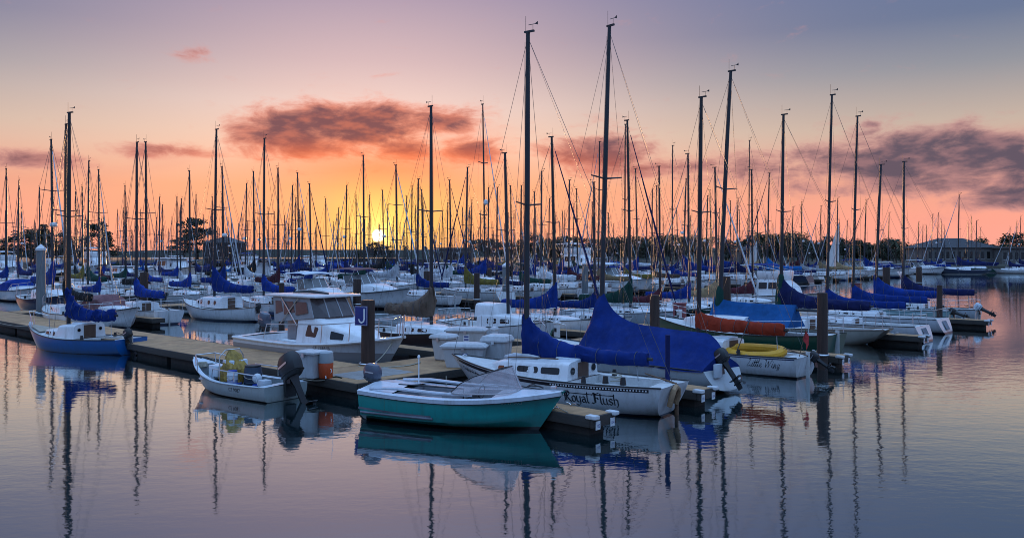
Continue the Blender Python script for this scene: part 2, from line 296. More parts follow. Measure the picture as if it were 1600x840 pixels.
# ---------------------------------------------------------------- hull loft
def clamp(x, a=0., b=1.): return max(a, min(b, x))
def lerp(a, b, t): return a+(b-a)*t
class Hull:
    """a lofted hull: x runs forward, the waterline is z = 0"""
    def __init__(s, L, Bm, fb=(.8, .75, 1.1), draft=.45, tw=.7, rb=.7, rs=0.1, k=(.62, 1.15), sm=.42, nb=2.1, zst=-.12, chine=None, n=20, m=9, flare=.5):
        s.__dict__.update(L=L, Bm=Bm, fb=fb, draft=draft, tw=tw, rb=rb, rs=rs, k=k, sm=sm, nb=nb, zst=zst, chine=chine, n=n, m=m, flare=flare)
    def yb(s, u):
        if u < s.sm: return s.Bm/2*(s.tw+(1-s.tw)*math.sin(math.pi/2*u/s.sm))
        return s.Bm/2*max(.012, 1-((u-s.sm)/(1-s.sm))**s.nb)
    def zs(s, u):
        a, b, c = s.fb; return lerp(b, a, (1-u/.42)**2) if u < .42 else lerp(b, c, ((u-.42)/.58)**1.8)
    def zk(s, u):
        if u < .4: return lerp(-s.draft, s.zst, (1-u/.4)**1.6)
        return lerp(-s.draft, -.18, ((u-.4)/.6)**2)
    def u(s, x): return clamp(x/s.L+.5)
    def deck_y(s, x): return s.yb(s.u(x))
    def deck_z(s, x): return s.zs(s.u(x))
    def P(s, u, t):
        yb, zs, zk = s.yb(u), s.zs(u), s.zk(u)
        if s.chine:
            cz = lerp(s.chine[1], s.chine[2], clamp((u-.35)/.65)**2); cy = yb*lerp(s.chine[0], s.chine[0]-.22, clamp((u-.5)/.5)**1.5)
            if t < .62: q = t/.62; y = lerp(yb, cy, q**.8)+(.03*math.sin(q*math.pi) if u < .6 else -.05*math.sin(q*math.pi)*clamp((u-.6)/.2)); z = lerp(zs, cz, q)
            else: q = (t-.62)/.38; y = lerp(cy, 0, q); z = lerp(cz, zk, q)
            y = max(y, 0)
        else:
            fl = clamp((u-.55)/.45)
            y = yb*max(0, math.cos(t*math.pi/2))**(s.k[0]+fl*s.flare); z = zs+(zk-zs)*math.sin(t*math.pi/2)**s.k[1]
        w = clamp((u-.5)/.5)**2.2; ws = clamp((.3-u)/.3)**2
        x = -s.L/2+u*s.L-s.rb*w*(zs-z)/max(.3, s.fb[2])+s.rs*ws*(zs-z)/s.fb[0]
        return x, y, z
    def hull_mb(s):
        mb = MB(); rs = []
        for i in range(s.n+1):
            u = i/s.n; u = 1-(1-u)**1.25
            half = [s.P(u, j/s.m) for j in range(s.m+1)]
            rs.append(half+[(x, -y, z) for x, y, z in half[-2::-1]])
        mb.rings(rs, 0, False, (True, False), flip=True)
        return mb
    def bvh(s): mb = s.hull_mb(); return BVHTree.FromPolygons(mb.v, mb.f)
    def deck_mb(s, hole=None, drop=.03, camber=.05):
        """deck; hole = (x0, x1, fraction) leaves the cockpit open"""
        mb = MB(); xs = []
        N = 22
        xs = sorted(set([round(-s.L/2+.01+(s.L-.05)*i/N, 4) for i in range(N+1)]+([hole[0], hole[1]] if hole else [])))
        for a, b in zip(xs[:-1], xs[1:]):
            mid = (a+b)/2; inh = hole and hole[0] <= mid <= hole[1]
            def row(x):
                y = s.deck_y(x)-.012; z = s.deck_z(x)-drop; yc = (min(hole[2]*s.Bm/2, y-.12) if inh else 0)
                return [(x, y, z), (x, yc, z+camber*(0 if inh else 1)*min(1, y/.6)), (x, -yc, z+camber*(0 if inh else 1)*min(1, y/.6)), (x, -y, z)]
            p, q = row(a), row(b)
            mb.add(p+q, [(0, 1, 5, 4), (2, 3, 7, 6)])
        return mb
    def cockpit_mb(s, hole, depth=.45, drop=.03, seat=.22):
        mb = MB(); x0, x1, fr = hole
        xs = [lerp(x0, x1, i/5) for i in range(6)]; rs = []
        for x in xs:
            y = min(fr*s.Bm/2, s.deck_y(x)-.132); z = s.deck_z(x)-drop-.004
            rs.append([(x, y, z), (x, y-.03, z-seat), (x, y*.5, z-seat), (x, y*.5-.02, z-depth), (x, -y*.5+.02, z-depth), (x, -y*.5, z-seat), (x, -y+.03, z-seat), (x, -y, z)])
        mb.rings(rs, 0, False, (False, False), flip=False)
        for r, fl in ((rs[0], 0), (rs[-1], 1)): mb.add(r, [tuple(range(8))[::-1 if fl else 1]])
        return mb
    def edge(s, x0, x1, n=18, dz=0, dy=0, side=1):
        return [(lerp(x0, x1, i/n), side*(s.deck_y(lerp(x0, x1, i/n))+dy), s.deck_z(lerp(x0, x1, i/n))+dz) for i in range(n+1)]

# cabin trunk: list of (x, half width, base z, height); front first
class Cabin:
    def __init__(s, st, lean=.93, crown=.07): s.st = st; s.lean = lean; s.crown = crown
    def at(s, x):
        st = s.st
        for a, b in zip(st[:-1], st[1:]):
            if a[0] >= x >= b[0]:
                t = (a[0]-x)/max(1e-6, a[0]-b[0]); return tuple(lerp(a[i], b[i], t) for i in range(1, 4))
        return st[-1][1:] if x < st[-1][0] else st[0][1:]
    def mb(s):
        m = MB(); rs = []; c = s.crown
        for (x, w, z, h) in s.st:
            hh = [(w, z), (w*lerp(1, s.lean, .5), z+h*.45), (w*s.lean, z+h*.86), (w*s.lean-.035, z+h*.96), (w*(s.lean-.16), z+h*1.0+c*.35*w), (w*.4, z+h+c*.85*w), (0, z+h+c*w)]
            rs.append([(x, y, q) for y, q in hh]+[(x, -y, q) for y, q in hh[-2::-1]])
        m.rings(rs, 0, False, (True, True), flip=False); return m
    def side(s, x, v, sd, off=0.0):
        w, z, h = s.at(x); hv = clamp(v)*h; lean = w*lerp(1, s.lean, v/.86)
        return (x, sd*(lean+off), z+hv)
    def window(s, xa, xb, va, vb, sd, rad=.4, n=4, off=.008, slant=0.0):
        """rounded pane lying on the trunk side, 8 mm proud"""
        mb = MB(); pts = []
        cx, cv, hx, hv = (xa+xb)/2, (va+vb)/2, abs(xa-xb)/2, abs(vb-va)/2
        w, z, h = s.at(cx); rr = rad*min(hx, hv*h); rx, rv = rr/hx, rr/(hv*h)
        for (sx_, sv_, a0) in ((1, 1, 0), (-1, 1, 90), (-1, -1, 180), (1, -1, 270)):
            for q in range(n+1):
                a = R(a0+90*q/n); pts.append((cx+hx*(sx_*(1-rx)+rx*math.cos(a)), cv+hv*(sv_*(1-rv)+rv*math.sin(a))))
        o = [s.side(x+slant*(v-cv), v, sd, off) for x, v in pts]; i_ = [s.side(x+slant*(v-cv), v, sd, -.02) for x, v in pts]; k = len(o)
        fs = [tuple(range(k))]+[(j, k+j, k+(j+1) % k, (j+1) % k) for j in range(k)]
        return mb.add(o+i_, fs)

def project(flat, fn):
    """flat = [(verts2d, faces)], fn maps (u, v) to 3d"""
    mb = MB()
    for vs, fs in flat: mb.add([fn(u, v) for u, v in vs], fs)
    return mb
def pen(strokes, nib=.1, ang=40, thin=.018):
    """broad-nib pen strokes as flat quads"""
    out = []; ca, sa = math.cos(R(ang)), math.sin(R(ang)); h = (nib/2*ca, nib/2*sa); q = (-thin/2*sa, thin/2*ca)
    for st in strokes:
        pts = []
        for a, b in zip(st[:-1], st[1:]):
            for i in range(4): pts.append((lerp(a[0], b[0], i/4), lerp(a[1], b[1], i/4)))
        pts.append(st[-1])
        for a, b in zip(pts[:-1], pts[1:]):
            c = [(p[0]+s1*h[0]+s2*q[0], p[1]+s1*h[1]+s2*q[1]) for p in (a, b) for s1 in (-1, 1) for s2 in (-1, 1)]
            # convex hull of the two nib footprints
            c = sorted(set(c)); lo = []; up = []
            cr_ = lambda o, a_, b_: (a_[0]-o[0])*(b_[1]-o[1])-(a_[1]-o[1])*(b_[0]-o[0])
            for p in c:
                while len(lo) > 1 and cr_(lo[-2], lo[-1], p) <= 0: lo.pop()
                lo.append(p)
            for p in reversed(c):
                while len(up) > 1 and cr_(up[-2], up[-1], p) <= 0: up.pop()
                up.append(p)
            hl = lo[:-1]+up[:-1]
            if len(hl) > 2: out.append((hl, [tuple(range(len(hl)))]))
    return out
GOTH = {'R': ([[(.1, .8), (.1, .08), (0, 0)], [(-.04, .66), (.12, .82), (.4, .84), (.52, .66), (.4, .48), (.16, .44)], [(.26, .46), (.46, .14), (.62, 0)], [(.23, .76), (.23, .08)], [(.3, .7), (.3, .52)]], .66),
        'F': ([[(.0, .68), (.12, .86), (.3, .78), (.58, .88)], [(.2, .82), (.2, .08), (.08, 0), (-.06, .06)], [(.27, .78), (.27, .1)], [(.24, .44), (.44, .5), (.5, .38)]], .62),
        'o': ([[(.06, .4), (.06, .1), (.2, 0), (.34, .1), (.34, .4), (.2, .5), (.06, .4)]], .42), 'y': ([[(.05, .5), (.05, .12), (.2, 0), (.35, .12)], [(.35, .5), (.35, -.08), (.15, -.26), (0, -.2)]], .44),
        'a': ([[(.05, .42), (.2, .5), (.33, .42), (.33, .08), (.42, 0)], [(.33, .25), (.12, .28), (.05, .12), (.18, 0), (.33, .1)]], .44), 'l': ([[(.08, .85), (.08, .08), (.18, 0)]], .24),
        'u': ([[(.05, .5), (.05, .1), (.18, 0), (.33, .12)], [(.33, .5), (.33, .06), (.42, 0)]], .46), 's': ([[(.33, .42), (.2, .5), (.06, .42), (.08, .3), (.3, .2), (.33, .08), (.2, 0), (.05, .07)]], .42),
        'h': ([[(.05, .85), (.05, 0)], [(.05, .38), (.2, .5), (.33, .4), (.33, .05), (.22, -.14)]], .44), ' ': ([], .25), '*': ([[(0, .62), (.14, .7), (.1, .56), (0, .62)], [(.16, .5), (.26, .58), (.24, .44), (.16, .5)]], .3)}
SCR = {'L': ([[(.1, .7), (.28, .85), (.3, .7), (.12, .3), (.0, .05), (.12, .02), (.3, .1), (.48, 0)]], .46), 'i': ([[(.0, .1), (.1, .42), (.06, .1), (.12, 0), (.22, .1)], [(.13, .58), (.15, .62)]], .2),
       't': ([[(.0, .1), (.14, .75), (.06, .1), (.12, 0), (.22, .1)], [(.0, .48), (.22, .5)]], .2), 'l': ([[(.0, .1), (.18, .75), (.16, .85), (.1, .7), (.06, .1), (.12, 0), (.22, .1)]], .2),
       'e': ([[(.0, .1), (.2, .28), (.16, .42), (.06, .3), (.06, .06), (.16, 0), (.28, .1)]], .27), 'W': ([[(.0, .75), (.1, .8), (.1, .0), (.36, .7), (.36, .0), (.66, .8), (.72, .76)]], .68),
       'n': ([[(.02, .0), (.08, .42), (.05, .0), (.18, .4), (.25, .36), (.22, .04), (.28, 0), (.36, .1)]], .35), 'g': ([[(.22, .36), (.1, .42), (.02, .2), (.08, .02), (.2, .14), (.24, .42), (.18, -.2), (.06, -.26), (.04, -.14), (.3, .1)]], .3), ' ': ([], .28)}
def lettering(text, table, nib, ang, thin=.018, slant=0):
    out = []; x = 0
    for ch in text:
        st, w = table[ch]; out += pen([[(x+p[0]+slant*p[1], p[1]) for p in s_] for s_ in st], nib, ang, thin); x += w
    return out, x
def font_flat(text, shear=0.0):
    c = bpy.data.curves.new('t', 'FONT'); c.body = text; c.shear = shear; c.resolution_u = 2
    o = bpy.data.objects.new('t', c); COL.objects.link(o); dg = bpy.context.evaluated_depsgraph_get()
    me = bpy.data.meshes.new_from_object(o.evaluated_get(dg)); vs = [(v.co.x, v.co.y) for v in me.vertices]; fs = [tuple(p.vertices) for p in me.polygons]
    bpy.data.objects.remove(o); bpy.data.curves.remove(c); bpy.data.meshes.remove(me)
    return [(vs, fs)], max(v[0] for v in vs)
def on_hull(bv, x0, z0, h, side, mirror, zfun=None):
    """letters run from x0 along the hull side"""
    def fn(u, v):
        x = x0+(u*h if not mirror else -u*h); z = z0+v*h+(zfun(x)-zfun(x0) if zfun else 0)
        hit = bv.ray_cast(Vector((x, side*6, z)), Vector((0, -side, 0)))[0]
        y = hit.y if hit else 0
        return (x, y+side*.006, z)
    return fn

# ---------------------------------------------------------------- kits: a boat design as a list of parts
class Kit(list):
    """entries: name, mesh, loc, rot, parent index, scaling mode ('u' all, 'm' mast height)"""
    def part(s, name, mb, mats, loc=(0, 0, 0), rot=(0, 0, 0), parent=None, mode='u', slot=None, smooth=35):
        me = mb if isinstance(mb, bpy.types.Mesh) else mb.mesh(name, mats if isinstance(mats, (list, tuple)) else [mats], smooth)
        s.append([name, me, loc, rot, parent, mode, slot or name]); return len(s)-1
def assemble(kit, name, loc, heading, s=1.0, zf=1.0, over={}, label=None, cat=None, group=None, roll=0, skip=()):
    root = bpy.data.objects.new(name, None); COL.objects.link(root); root.empty_display_size = .3
    root.location = loc; root.rotation_euler = (roll, 0, heading); tag(root, label, cat, group)
    objs = []
    for (nm, me, l, r, par, mode, slot) in kit:
        if nm in skip or (par is not None and objs[par] is None): objs.append(None); continue
        o = bpy.data.objects.new(nm, me); COL.objects.link(o)
        if par is None:
            o.parent = root; o.location = Vector(l)*s; o.rotation_euler = r; o.scale = (s, s, s*zf if mode == 'm' else s)
        else:
            o.parent = objs[par]; o.location = l; o.rotation_euler = r
        if slot in over:
            o.material_slots[0].link = 'OBJECT'; o.material_slots[0].material = over[slot]
        objs.append(o)
    root['_'] = 1; del root['_']
    return root, objs

# ---------------------------------------------------------------- outboard motor (shaft hangs at x = 0, bracket at +x)
def outboard_kit(k, loc, tilt=0.0, sz=1.0, parent=None, cowl=None, yaw=0.0):
    cw = MB(); rs = []
    for z, lx, ly, ox in ((0, .17, .12, 0), (.05, .22, .155, -.01), (.2, .25, .17, -.02), (.33, .235, .16, -.03), (.42, .18, .12, -.04), (.455, .08, .06, -.05)):
        rs.append([((ox+lx*math.copysign(abs(math.cos(a))**.7, math.cos(a)))*sz, ly*math.copysign(abs(math.sin(a))**.7, math.sin(a))*sz, z*sz) for a in [2*math.pi*i/14 for i in range(14)]])
    cw.rings(rs)
    lg = MB()
    def sec(z, x0, x1, w): return [(x0*sz, 0, z*sz), ((x0+x1)/2*sz, w*sz, z*sz), (x1*sz, 0, z*sz), ((x0+x1)/2*sz, -w*sz, z*sz)]
    lg.rings([sec(-.95, -.1, .08, .025), sec(-.72, -.13, .08, .03), sec(-.62, -.12, .07, .045), sec(-.2, -.11, .08, .06), sec(0, -.15, .13, .1)])
    lg.box((-.06*sz, 0, -.60*sz), (.42*sz, .2*sz, .015*sz))
    lg.tube([(.12*sz, 0, -.74*sz), (0, 0, -.74*sz), (-.2*sz, 0, -.74*sz)], [.02*sz, .055*sz, .045*sz], 8)
    for q in range(3):
        a = 2*math.pi*q/3; c, s_ = math.cos(a), math.sin(a)
        lg.add([(-.2*sz, 0, -.74*sz), (-.19*sz, (c*.13-s_*.06)*sz, (-.74+s_*.13+c*.06)*sz), (-.21*sz, c*.17*sz, (-.74+s_*.17)*sz), (-.23*sz, (c*.13+s_*.06)*sz, (-.74+s_*.13-c*.06)*sz)], [(0, 1, 2, 3)])
    br = MB(); br.box((.13*sz, 0, -.18*sz), (.06*sz, .22*sz, .34*sz)); br.box((.07*sz, .08*sz, -.06*sz), (.16*sz, .03*sz, .1*sz)); br.box((.07*sz, -.08*sz, -.06*sz), (.16*sz, .03*sz, .1*sz))
    body = k.part('outboard_motor', lg, rubber, loc, (0, tilt, yaw), parent)
    if parent is None:
        k.part('cowling', cw, cowl or rubber, (0, 0, 0), (0, 0, 0), body, slot='cowling')
        tr3 = MB(); tr3.tube([((-.01+.232*math.copysign(abs(math.cos(a))**.7, math.cos(a)))*sz, .165*math.copysign(abs(math.sin(a))**.7, math.sin(a))*sz, .07*sz) for a in [2*math.pi*i/20 for i in range(21)]], .012*sz, 4)
        k.part('cowling_seam', tr3, rubber, (0, 0, 0), (0, 0, 0), body)
        k.part('cowling_decal', MB().box((-.02*sz, .172*sz, .24*sz), (.26*sz, .006, .035*sz)).box((-.02*sz, -.172*sz, .24*sz), (.26*sz, .006, .035*sz)), steel, (0, 0, 0), (0, 0, 0), body)
        k.part('bracket', br, rubber, (0, 0, 0), (0, -tilt*.8, 0), body)
    return body

# ---------------------------------------------------------------- sail cover over a boom
def cover_mb(Lb, h0=1.1, h1=.34, w=.17, sag=.05, back=.14, wrinkle=.02, seed=0, up=2.2):
    """x = 0 at the mast, runs aft (-x); z = 0 at the boom; stands h0 high at the mast"""
    mb = MB(); rs = []; N = 38; M = 20
    xs = [back, back*.6]+[-Lb*(i/(N-3))**1.3 for i in range(N-2)]
    for i, x in enumerate(xs):
        t = clamp(-x/Lb); hh = h1*lerp(1.1, .8, t)+(h0-h1)*math.exp(-t*Lb/ up*2.6); ww = w*lerp(1.0, .62, t)*(1-.25*math.exp(-t*9)); bot = -.16-.02*math.sin(t*9)
        if i == 0: ww *= .55
        if i == len(xs)-1: ww *= .8; hh *= .85
        r = []
        for j in range(M):
            a = 2*math.pi*j/M; cz, sy = math.cos(a), math.sin(a)
            z = lerp(bot, hh, (cz+1)/2) if cz < 0 else lerp(bot, hh, (cz+1)/2); y = ww*math.copysign(abs(sy)**.8, sy)*(1 if cz < .2 else lerp(1, .45, cz*clamp(hh/.9)))
            nz_ = noise.noise(Vector((x*3.1+seed, y*5, z*2.2)))*wrinkle*1.4+(abs(noise.noise(Vector((x*4.5+z*3.2+seed, z*1.2, seed*.7))))-.25)*wrinkle*4.5
            r.append((x, y+nz_*(1 if sy >= 0 else -1), z+nz_*.6-sag*math.sin(t*math.pi)))
        rs.append(r)
    mb.rings(rs, 0, True, (True, True), flip=False); return mb

# ---------------------------------------------------------------- sloop design
def sloop_kit(L=8.0, Bm=2.6, style=0, detail=1, hullm=None, coverm=None, seed=1, Lb=None, cover=dict(), boomz=None, rake=.22, mast_x=None, hull=None, wins=None, mastm=None, top=10.0, cab=None, rails=True, hole=None, outboard=None, coverhide=False, spread=(.52,), wr=.008, furl=None, radar=False):
    k = Kit(); h = hull
    if h is None:
        h = [Hull(L, Bm, (.85, .8, 1.15), .45, .72, .75, .12), Hull(L, Bm, (.78, .66, 1.1), .5, .42, 1.1, .9, sm=.46, zst=.2),
             Hull(L, Bm, (.88, .85, 1.1), .4, .84, .45, -.35, sm=.36), Hull(L, Bm, (.95, .8, 1.25), .5, .62, .6, .15)][style]
    hm = hullm or hullmat('hull_white', WHITE)
    hi = k.part('hull', h.hull_mb(), hm)
    hole = hole or (-.43*L, -.10*L, .62)
    k.part('deck', h.deck_mb(hole), deckm)
    k.part('cockpit', h.cockpit_mb(hole), deckm)
    if detail > 0:
        rr = MB()
        for sd in (1, -1): rr.tube(h.edge(-L/2+.02, L/2-.06, 20, .0, .004, sd), .022, 5)
        k.part('rub_rail', rr, rubber if style != 1 else wood)
    cz = lambda x: h.deck_z(x)-.04
    c0, c1 = -.10*L, .30*L
    hh = .42 if style != 2 else .26
    if style == 3: hh = .62
    cb = cab or Cabin([(c1, .12, cz(c1), .06), (c1-.25, .42*min(1, h.deck_y(c1-.25)), cz(c1-.25), hh*.45), (lerp(c1, c0, .35), h.deck_y(lerp(c1, c0, .35))*.62, cz(lerp(c1, c0, .35)), hh*.85), (lerp(c1, c0, .7), h.deck_y(lerp(c1, c0, .7))*.68, cz(lerp(c1, c0, .7)), hh), (c0, h.deck_y(c0)*.66, cz(c0), hh*1.02)])
    ci = k.part('cabin', cb.mb(), gel)
    for sd in (1, -1):
        for (xa, xb, va, vb, rad) in (wins or [(.17*L, .10*L, .3, .72, .6), (.07*L, -.005*L, .3, .72, .5)]):
            k.part('window', cb.window(xa, xb, va, vb, sd, rad), glass, parent=ci)
    w, z, hc = cb.at(c0+.01); bx = cb.st[-1][0]
    cw = MB().box((bx-.012, 0, z+hc*.42), (.03, .56, hc*1.1)); k.part('companionway', cw, brown, parent=ci)
    w2, z2, h2 = cb.at(bx+.5); k.part('hatch', MB().rbox((bx+.36, 0, z2+h2+.07), (.75, .62, .07), .03), gelb, parent=ci)
    mx_ = mast_x if mast_x is not None else .09*L
    zd = cb.at(mx_)[1]+cb.at(mx_)[2] if cb.st[-1][0] < mx_ < cb.st[0][0] else h.deck_z(mx_)
    MH = top-zd; xt = -rake
    P_ = lambda z: (xt*(z/MH)**1.2, 0, z)
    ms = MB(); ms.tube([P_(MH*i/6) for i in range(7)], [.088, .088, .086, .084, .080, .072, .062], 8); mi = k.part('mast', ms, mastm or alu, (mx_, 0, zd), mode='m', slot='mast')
    hd = MB(); hd.box((xt-.05, 0, MH+.02), (.34, .07, .05)); hd.tube([(xt+.08, 0, MH), (xt+.08, 0, MH+.45)], .008, 4); hd.tube([(xt-.18, 0, MH+.03), (xt-.18, 0, MH+.2)], .008, 4); hd.tube([(xt-.36, 0, MH+.2), (xt-.02, 0, MH+.2)], .009, 4); hd.add([(xt-.36, .005, MH+.16), (xt-.24, .005, MH+.2), (xt-.36, .005, MH+.26)], [(0, 1, 2)])
    k.part('masthead', hd, mastm or dark_mast, parent=mi)
    ybm = h.deck_y(mx_)
    for fr_ in spread:
        for sd in (1, -1):
            z_ = MH*fr_; k.part('spreader', MB().tube([P_(z_), (P_(z_)[0]-.08, sd*ybm*.62, z_+.06)], [.028, .02], 5), mastm or alu, parent=mi)
    bow = (L/2-.1-mx_, 0, h.deck_z(L/2)-zd+.02); st = (-L/2+.06-mx_, 0, h.deck_z(-L/2)-zd)
    topP = P_(MH*.985)
    if detail > 0:
        k.part('forestay', MB().tube([bow, topP], wr, 4), wire, (mx_, 0, zd), mode='m'); k.part('backstay', MB().tube([st, topP], wr, 4), wire, (mx_, 0, zd), mode='m')
        for sd in (1, -1):
            k.part('shroud', MB().tube([(-.06, sd*(ybm-.06), h.deck_z(mx_)-zd), (P_(MH*spread[-1])[0]-.08, sd*ybm*.62, MH*spread[-1]+.06), topP], wr, 4), wire, (mx_, 0, zd), mode='m')
            k.part('shroud', MB().tube([(-.3, sd*(ybm-.08), h.deck_z(mx_)-zd), P_(MH*spread[-1])], wr, 4), wire, (mx_, 0, zd), mode='m')
        k.part('halyard', MB().tube([(.09, .1, .1), (P_(MH*.97)[0]+.07, .05, MH*.97)], wr*.8, 4), wire, (mx_, 0, zd), mode='m')
    else:
        rg = MB()
        for a_, b_ in ((bow, topP), (st, topP), ((-.06, ybm-.05, h.deck_z(mx_)-zd), topP), ((-.06, -ybm+.05, h.deck_z(mx_)-zd), topP)): rg.tube([a_, b_], wr, 3)
        k.part('rigging', rg, wire, (mx_, 0, zd), mode='m')
    if furl:
        q0 = Vector(bow)+Vector((0, 0, .35)); q1 = Vector(topP); n_ = 8; k.part('furled_jib', MB().tube([q0.lerp(q1, .93*i/n_) for i in range(n_+1)], [.03]+[.075-.05*i/n_ for i in range(1, n_+1)], 7), furl, (mx_, 0, zd), mode='m', slot='furled_jib')
    if radar:
        zr = MH*.42; k.part('radar_dome', MB().tube([(P_(zr)[0]+.22, 0, zr), (P_(zr)[0]+.22, 0, zr+.06), (P_(zr)[0]+.22, 0, zr+.2), (P_(zr)[0]+.22, 0, zr+.25)], [.16, .24, .22, .1], 12).box((P_(zr)[0]+.1, 0, zr), (.2, .08, .04)), gel, parent=mi)
    bz = boomz if boomz is not None else zd+.55
    LB = Lb or (mx_+.40*L)
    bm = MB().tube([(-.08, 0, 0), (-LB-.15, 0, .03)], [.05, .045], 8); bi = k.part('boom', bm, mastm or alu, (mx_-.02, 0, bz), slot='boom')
    if not coverhide: k.part('sail_cover', cover_mb(LB, seed=seed, **cover), coverm or royal, (mx_-.02, 0, bz), slot='sail_cover')
    if detail > 0 and not coverhide:
        ties = MB(); cc = dict(h0=1.1, h1=.34, w=.17, up=2.2); cc.update({a_: b_ for a_, b_ in cover.items() if a_ in cc})
        for f_ in (.14, .3, .46, .62, .78, .92):
            hh_ = cc['h1']*lerp(1.1, .8, f_)+(cc['h0']-cc['h1'])*math.exp(-f_*LB/cc['up']*2.6); ww_ = cc['w']*lerp(1.0, .62, f_)*1.06+.012
            ties.tube([(-LB*f_, ww_*math.sin(a_)*(1 if math.cos(a_) < .2 else lerp(1, .5, math.cos(a_)*clamp(hh_/.9))), lerp(-.18, hh_+.01, (math.cos(a_)+1)/2)-.05*math.sin(f_*math.pi)) for a_ in [2*math.pi*i_/12 for i_ in range(13)]], .009, 4)
        k.part('cover_ties', ties, wire, (mx_-.02, 0, bz))
    if detail > 0:
        k.part('mainsheet', MB().tube([(mx_-LB*.92, 0, bz), (mx_-LB*.94, .03, h.deck_z(-L*.35)+.02)], .014, 4), white_c)
        k.part('topping_lift', MB().tube([(-LB-.12, 0, bz-zd+.05), topP], wr*.7, 3), wire, (mx_, 0, zd), mode='m')
    if rails:
        xb = L/2-.06; zb = h.deck_z(L/2)
        pu = MB(); xa = L/2-1.05*L/8; y = h.deck_y(xa)-.05; za = h.deck_z(xa)
        pu.tube([(xa, y, za), (xa+.05, y, za+.55), (xb-.15, .1, zb+.62), (xb, 0, zb+.62), (xb-.15, -.1, zb+.62), (xa+.05, -y, za+.55), (xa, -y, za)], .016, 5)
        pu.tube([(xb-.25, .09, zb), (xb-.18, .09, zb+.6)], .014, 5); pu.tube([(xb-.25, -.09, zb), (xb-.18, -.09, zb+.6)], .014, 5)
        k.part('bow_rail', pu, steel)
        ps = MB(); xs_ = -L/2+.9; ys = h.deck_y(xs_)-.06; y2 = h.deck_y(-L/2+.08)-.06; zz = h.deck_z(-L/2)
        ps.tube([(xs_, ys, zz), (xs_, ys, zz+.58), (-L/2+.12, y2, zz+.58), (-L/2+.06, y2*.4, zz+.58), (-L/2+.06, -y2*.4, zz+.58), (-L/2+.12, -y2, zz+.58), (xs_, -ys, zz+.58), (xs_, -ys, zz)], .016, 5)
        for sd in (1, -1): ps.tube([(-L/2+.12, sd*y2, zz), (-L/2+.12, sd*y2, zz+.58)], .014, 5)
        k.part('stern_rail', ps, steel)
        if detail > 0:
            for sd in (1, -1):
                gr = MB(); pts = []
                for i in range(5):
                    x = lerp(xs_, xa, i/4); y = sd*(h.deck_y(x)-.06); z = h.deck_z(x)
                    if 0 < i < 4: gr.tube([(x, y, z), (x, y, z+.56)], .012, 5)
                    pts.append((x, y, z+.55))
                gr.tube(pts, .006, 4); gr.tube([(p[0], p[1], p[2]-.26) for p in pts], .006, 4)
                k.part('guard_rail', gr, steel)
    if detail > 0 and style not in (1, 2):
        ru = MB(); z0 = h.deck_z(-L/2); ru.box((-L/2-.06+.05, 0, z0*.35), (.14, .035, z0*1.2+.4)); k.part('rudder', ru, deckm)
        k.part('tiller', MB().tube([(-L/2-.02, 0, z0+.02), (-L/2+.9, 0, z0+.22)], [.03, .018], 5), wood)
        for sd in (1, -1): k.part('winch', MB().tube([(-.2*L, sd*(.62*Bm/2+.12), h.deck_z(-.2*L)-.02), (-.2*L, sd*(.62*Bm/2+.12), h.deck_z(-.2*L)+.16)], [.075, .055], 8), rubber)
    if outboard is not None: outboard_kit(k, (-L/2-.2, .45, h.deck_z(-L/2)-.1), outboard, .8)
    k.h = h; k.cb = cb; k.top = top; k.L = L; k.zd = zd; k.mx = mx_; k.hull_i = hi
    return k
def put_sloop(k, mast_xy, Z, heading, s=None, **kw):
    """place so that the mast foot stands at mast_xy; Z = mast top above water"""
    s = s or 1.0; zf = (Z-k.zd*s)/((k.top-k.zd)*s); hd = Vector((math.cos(heading), math.sin(heading), 0))
    loc = Vector((mast_xy[0], mast_xy[1], 0))-hd*k.mx*s
    return assemble(k, kw.pop('name', 'sailboat'), loc, heading, s, zf, **kw)

